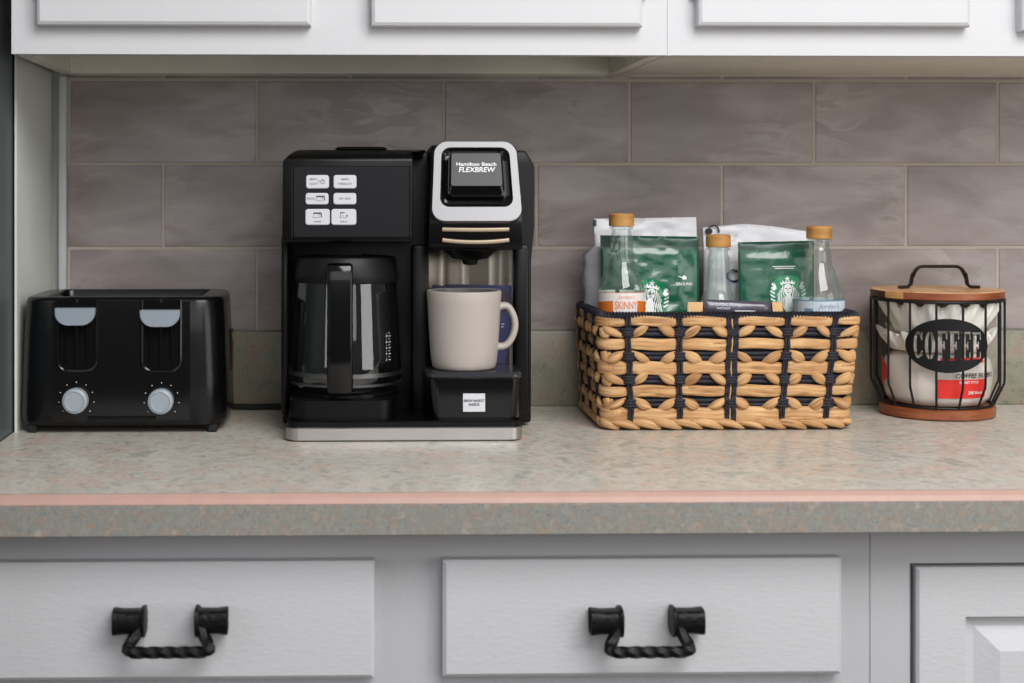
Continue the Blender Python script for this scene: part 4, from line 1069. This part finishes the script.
# ================================================================== CANISTER
RK = P(936.8, 400, -.104); RK = Vector((RK.x, -.104, ZC))
t = thing('coffee_canister', 'black wire canister with wooden lid and base and an oval COFFEE sign', 'canister', RK)
zk = lambda v: P(937, v, -.104).z-ZC
Rr, Rb = .0838, .0700
mb = MB(); mb.lathe([(Rb+.001, .001), (Rb+.0035, .003), (Rb+.0035, .0135), (Rb+.001, .015)], 56); mb.build('base_disc', 'wood', t)
mb = MB(); mb.lathe([(Rb-.004, 0), (Rb-.004, .0012)], 40); mb.build('base_pad', 'rubber', t)
z_bend, z_top = .047, .1545
for k in range(16):
    a = math.radians(1.0+22.5*k-90); c_, s_ = math.cos(a), math.sin(a)
    pts = [(Rb*c_, Rb*s_, .015), (Rb*1.012*c_, Rb*1.012*s_, .017), ((Rr-.0035)*c_, (Rr-.0035)*s_, z_bend-.009), ((Rr-.0005)*c_, (Rr-.0005)*s_, z_bend-.003), (Rr*c_, Rr*s_, z_bend+.004), (Rr*c_, Rr*s_, z_top)]
    mb = MB(); mb.tube(pts, .0016, n=8); mb.build('wire', 'wire', t)
for z, rr, rad in ((z_top-.0005, Rr, .0020), (.0165, Rb, .0018)):
    mb = MB(); mb.tube([(rr*math.cos(2*PI*k/64), rr*math.sin(2*PI*k/64), z) for k in range(64)], rad, n=8, closed=True, nrm=[(0,0,1)]*64); mb.build('hoop', 'wire', t)
# lid of joined wood staves
zl0, zl1 = z_top+.0018, z_top+.0122; RL = Rr+.0008
mb = MB(); nn = 72
mb.lathe([(RL-.001, zl0), (RL, zl0+.001), (RL, zl1-.001), (RL-.001, zl1)], nn)
for k, f in enumerate(mb.f):
    xs_ = sum(mb.v[i][0] for i in f)/len(f); zs_ = sum(mb.v[i][2] for i in f)/len(f)
    top = all(mb.v[i][2] > zl1-.0015 for i in f)
    mb.mi[k] = 3 if top else (1 if xs_ < P(890, 290, -.15).x-RK.x else 2 if xs_ < P(906, 290, -.168).x-RK.x else 0)
lid = mb.build('lid', ['wood', 'wood_dark', 'wood_tan', 'wood_top'], t)
mb = MB(); mb.lathe([(Rr-.014, zl0-.003), (Rr-.012, zl0-.0025), (Rr-.012, zl0+.0005)], 48); mb.build('lid_plug', 'wood_tan', lid)
mb = MB()
hw = (P(968,280,-.09).x-P(912,280,-.09).x)/2; hh = zk(268)-zl1; hx = P(939, 280, -.104).x-RK.x
pts = [(-hw-.016, 0), (-hw-.004, .0005), (-hw, .004)]+[(-hw+.001+.0005*k, .010+.0035*k) for k in range(3)]+arc(-hw+.016, hh-.016, .013, .016, 170, 90, 6)+arc(hw-.016, hh-.016, .013, .016, 90, 10, 6)+[(hw-.001-.0005*k, .010+.0035*k) for k in (2,1,0)]+[(hw, .004), (hw+.004, .0005), (hw+.016, 0)]
mb.tube([(hx+x, .0, zl1+.0022+z) for x, z in pts], .0050, .0022, 8, nrm=[(0,0,1) if i < 2 or i > len(pts)-3 else Vector((x*.6, 0, .02+z-.01)) for i, (x, z) in enumerate(pts)]); mb.build('lid_handle', 'bronze', lid)
# oval sign with cut-out letters, bent round the wires
cu = bpy.data.curves.new('s', 'CURVE'); cu.dimensions = '2D'; cu.fill_mode = 'BOTH'; cu.extrude = .0006
def spl(pts):
    s = cu.splines.new('POLY'); s.points.add(len(pts)-1)
    for q, p in zip(s.points, pts): q.co = (p[0], p[1], 0, 1)
    s.use_cyclic_u = True
SW, SH = .0535, .0345
spl(arc(0, 0, SW, SH, 0, 360, 72)[:-1])
Fp = [(0,0),(.58,0),(.58,.07),(.50,.07),(.50,.46),(.60,.46),(.60,.38),(.76,.38),(.76,.65),(.60,.65),(.60,.56),(.50,.56),(.50,.92),(.84,.92),(.84,.72),(1,.72),(1,1),(0,1),(0,.93),(.10,.93),(.10,.07),(0,.07)]
Ep = [(0,0),(1,0),(1,.28),(.84,.28),(.84,.08),(.50,.08),(.50,.46),(.60,.46),(.60,.38),(.76,.38),(.76,.65),(.60,.65),(.60,.56),(.50,.56),(.50,.92),(.84,.92),(.84,.72),(1,.72),(1,1),(0,1),(0,.93),(.10,.93),(.10,.07),(0,.07)]
O1 = arc(.5,.5,.5,.5,98,262,14)+arc(.5,.5,.17,.40,255,105,14)
O2 = arc(.5,.5,.5,.5,82,-82,14)+arc(.5,.5,.17,.40,-75,75,14)
Cp = [(.80,.98),(.80,.90)]+arc(.5,.5,.46,.5,62,298,18)+[(.93,.10),(1,.30),(.88,.30)]+arc(.54,.5,.17,.40,292,68,14)+[(.84,.68),(.96,.68),(.96,.98)]
lw, lh, gap = .0126, .0385, .0022
tot = 6*lw+5*gap
for k, g in enumerate(([Cp], [O1, O2], [Fp], [Fp], [Ep], [Ep])):
    x0 = -tot/2+k*(lw+gap)
    hk = lh*(1-.10*abs(k-2.5)/2.5)
    for pl_ in g: spl([(x0+x*lw, (y-.5)*hk) for x, y in pl_])
co = bpy.data.objects.new('s', cu); C.objects.link(co); bpy.context.view_layer.update()
me = bpy.data.meshes.new_from_object(co.evaluated_get(bpy.context.evaluated_depsgraph_get()))
bpy.data.objects.remove(co); bpy.data.curves.remove(cu)
bm = bmesh.new(); bm.from_mesh(me); bpy.data.meshes.remove(me)
bmesh.ops.remove_doubles(bm, verts=bm.verts, dist=1e-6)
for k in range(-12, 13):
    bmesh.ops.bisect_plane(bm, geom=list(bm.verts)+list(bm.edges)+list(bm.faces), plane_co=(k*.0043, 0, 0), plane_no=(1, 0, 0))
sc_ = P(948.3, 349, -.187); zs = P(949.5, 345.8, -.104-.083).z-ZC; th0 = math.asin((sc_.x-RK.x)/Rr)
Rs = Rr+.0024
for v in bm.verts:
    th = th0+v.co.x/Rs; r_ = Rs+v.co.z; v.co = (r_*math.sin(th), -r_*math.cos(th), zs+v.co.y)
mb = MB(); mb.bm(bm); mb.build('coffee_sign', 'sign_black', t, smooth=False)

# filters and pack inside the canister
def filters(name, label, z0, z1, r0, r1, tilt, loc_dx, nst, grp, seed, lip=.0):
    t = thing(name, label, 'coffee filters', (RK.x+loc_dx, RK.y, ZC+z0), 0, grp); t.rotation_euler = (0, tilt, seed)
    for k in range(nst):
        mb = MB(); dz = k*.0016; n = 180; H = z1-z0
        def fl(i, a, k=k): q = (0, .25, .6, .85, 1)[min(i, 4)]; return q*(.0036+.0011*math.sin(5*a+seed))*(math.cos(16*a+k*.05+seed)+.35*math.cos(32*a+seed*2))
        mb.lathe([(r0, 0+dz), (r0+(r1-r0)*.3, H*.33+dz), (r0+(r1-r0)*.68, H*.66+dz), (r1-.002, H*.9+dz), (r1, H+dz)], n, flute=fl, cap1=False)
        # scalloped edge
        mb.v = [(x, y, z+(.0042*math.cos(16*math.atan2(y, x)+seed) if abs(z-H-dz) < 1e-6 else 0)) for x, y, z in mb.v]
        mb.build('filter', 'paper', t, angle=70)
    return t
filters('filter_stack', 'upper stack of white fluted paper filters inside the canister', .111, .1465, .056, .0735, .015, .002, 3, 'paper filter stacks in the canister', .3)
filters('filter_stack', 'middle stack of white fluted paper filters inside the canister', .0885, .109, .060, .0725, -.02, -.001, 3, 'paper filter stacks in the canister', 1.1)
t = thing('filter_pack', 'clear plastic pack of coffee filters with red label at the canister bottom', 'filter pack', (RK.x, RK.y, ZC+.0155))
mb = MB(); rings = []
for k, (rr, z) in enumerate([(.045, 0), (.060, .003), (.0655, .012), (.0685, .03), (.0700, .045), (.066, .06), (.054, .069), (.03, .072)]):
    rings.append([((rr+.0018*noise.noise(Vector((math.cos(2*PI*i/48)*3, math.sin(2*PI*i/48)*3, z*90))))*math.cos(2*PI*i/48), (rr+.0018*noise.noise(Vector((math.cos(2*PI*i/48)*3, math.sin(2*PI*i/48)*3, z*90))))*math.sin(2*PI*i/48), z) for i in range(48)])
mb.loft(rings); mb.build('wrapper', 'plastic_bag', t, angle=80)
mb = MB()
def pk(x, z, off=.0022):
    zz = [0, .003, .012, .03, .045, .06, .069]; rr = [.045, .060, .0655, .0685, .0700, .066, .054]
    r_ = rr[-1]
    for a, b, c, d in zip(zz, zz[1:], rr, rr[1:]):
        if a <= z <= b: r_ = c+(d-c)*(z-a)/(b-a); break
    th = x/.07; r_ += off; return (r_*math.sin(th), -r_*math.cos(th), z)
zb0, zb1 = P(960, 398, -.165).z-ZC-.0155, P(960, 379, -.165).z-ZC-.0155
def band(mb, x0, x1, z0, z1, off):
    V = []; n = 14
    for k in range(n+1):
        for q in range(4): V.append(pk(x0+(x1-x0)*k/n, z0+(z1-z0)*q/3, off))
    mb.add(V, [[k*4+q, (k+1)*4+q, (k+1)*4+q+1, k*4+q+1] for k in range(n) for q in range(3)])
band(mb, -.026, .046, zb0, zb1, .0022); mb.cur = 1
put_text(mb, 'COFFEE FILTERS', .0085, lambda x, z: pk(x, z, .003), .026, zb1+.0048, bold=True, shear=.15, sx=1); mb.cur = 2
put_text(mb, 'BASKET STYLE', .0042, lambda x, z: pk(x, z, .003), .015, zb1-.0035, bold=True); put_text(mb, '200 filters', .0058, lambda x, z: pk(x, z, .003), .026, zb0+.0072, bold=True)
mb.cur = 0; band(mb, -.02, .046, .060, .0655, .0024)
mb.build('label', ['red_label', 'ink_dark', 'label_white'], t, smooth=False)
mb = MB(); V = []
for k in range(9):
    a = math.radians(-186+k*1.9); q = k/8
    for j in range(4): V.append((.0700*math.cos(a)-.002, .0700*math.sin(a), .024+(.013*j)*(1-.55*q)+.010*q))
mb.add(V, [[k*4+j, (k+1)*4+j, (k+1)*4+j+1, k*4+j+1] for k in range(8) for j in range(3)]); mb.build('red_flap', 'red_label', t)

# ================================================================== LIGHT
sc = bpy.context.scene
w = bpy.data.worlds.new('world'); sc.world = w; w.use_nodes = True
nt = w.node_tree; bg = nt.nodes['Background']
tc = nt.nodes.new('ShaderNodeTexCoord'); sp_ = nt.nodes.new('ShaderNodeSeparateXYZ'); nt.links.new(tc.outputs['Generated'], sp_.inputs[0])
mr = nt.nodes.new('ShaderNodeMapRange'); mr.inputs[1].default_value = -1; mr.inputs[2].default_value = 1; nt.links.new(sp_.outputs[2], mr.inputs[0])
cr = nt.nodes.new('ShaderNodeValToRGB'); cr.color_ramp.elements[0].color = (.16,.15,.14,1); cr.color_ramp.elements[1].color = (.46,.47,.50,1); cr.color_ramp.elements[0].position = .35; cr.color_ramp.elements[1].position = .75
nt.links.new(mr.outputs[0], cr.inputs[0]); nt.links.new(cr.outputs[0], bg.inputs[0]); bg.inputs[1].default_value = .55
def area(name, loc, target, sx, sy, power, col):
    l = bpy.data.lights.new(name, 'AREA'); l.shape = 'RECTANGLE'; l.size = sx; l.size_y = sy; l.energy = power; l.color = col
    o = bpy.data.objects.new(name, l); C.objects.link(o); o.location = loc
    o.rotation_euler = (Vector(target)-Vector(loc)).to_track_quat('-Z', 'Y').to_euler(); return o
area('ceiling_light', (.85, -2.05, 2.55), (.30, -.35, .95), 1.6, 1.1, 54, (1, .985, .97))
area('front_fill', (.3, -3.6, 1.75), (.2, 0, .9), 2.4, 1.4, 17, (.99, .99, 1))  # unseen front fill, added to brighten the wall under the cabinets
area('left_window', (-2.1, -2.0, 1.25), (0, -.2, 1.0), 1.3, 1.1, 8, (.92, .96, 1))
area('right_window', (2.2, -2.3, 1.3), (.1, -.2, 1.0), 1.3, 1.4, 17, (1, .99, .97))
sc.view_settings.view_transform = 'Standard'; sc.view_settings.look = 'None'; sc.view_settings.exposure = 0
sc.cycles.max_bounces = 10; sc.cycles.transparent_max_bounces = 16
sc.cycles.use_denoising = True
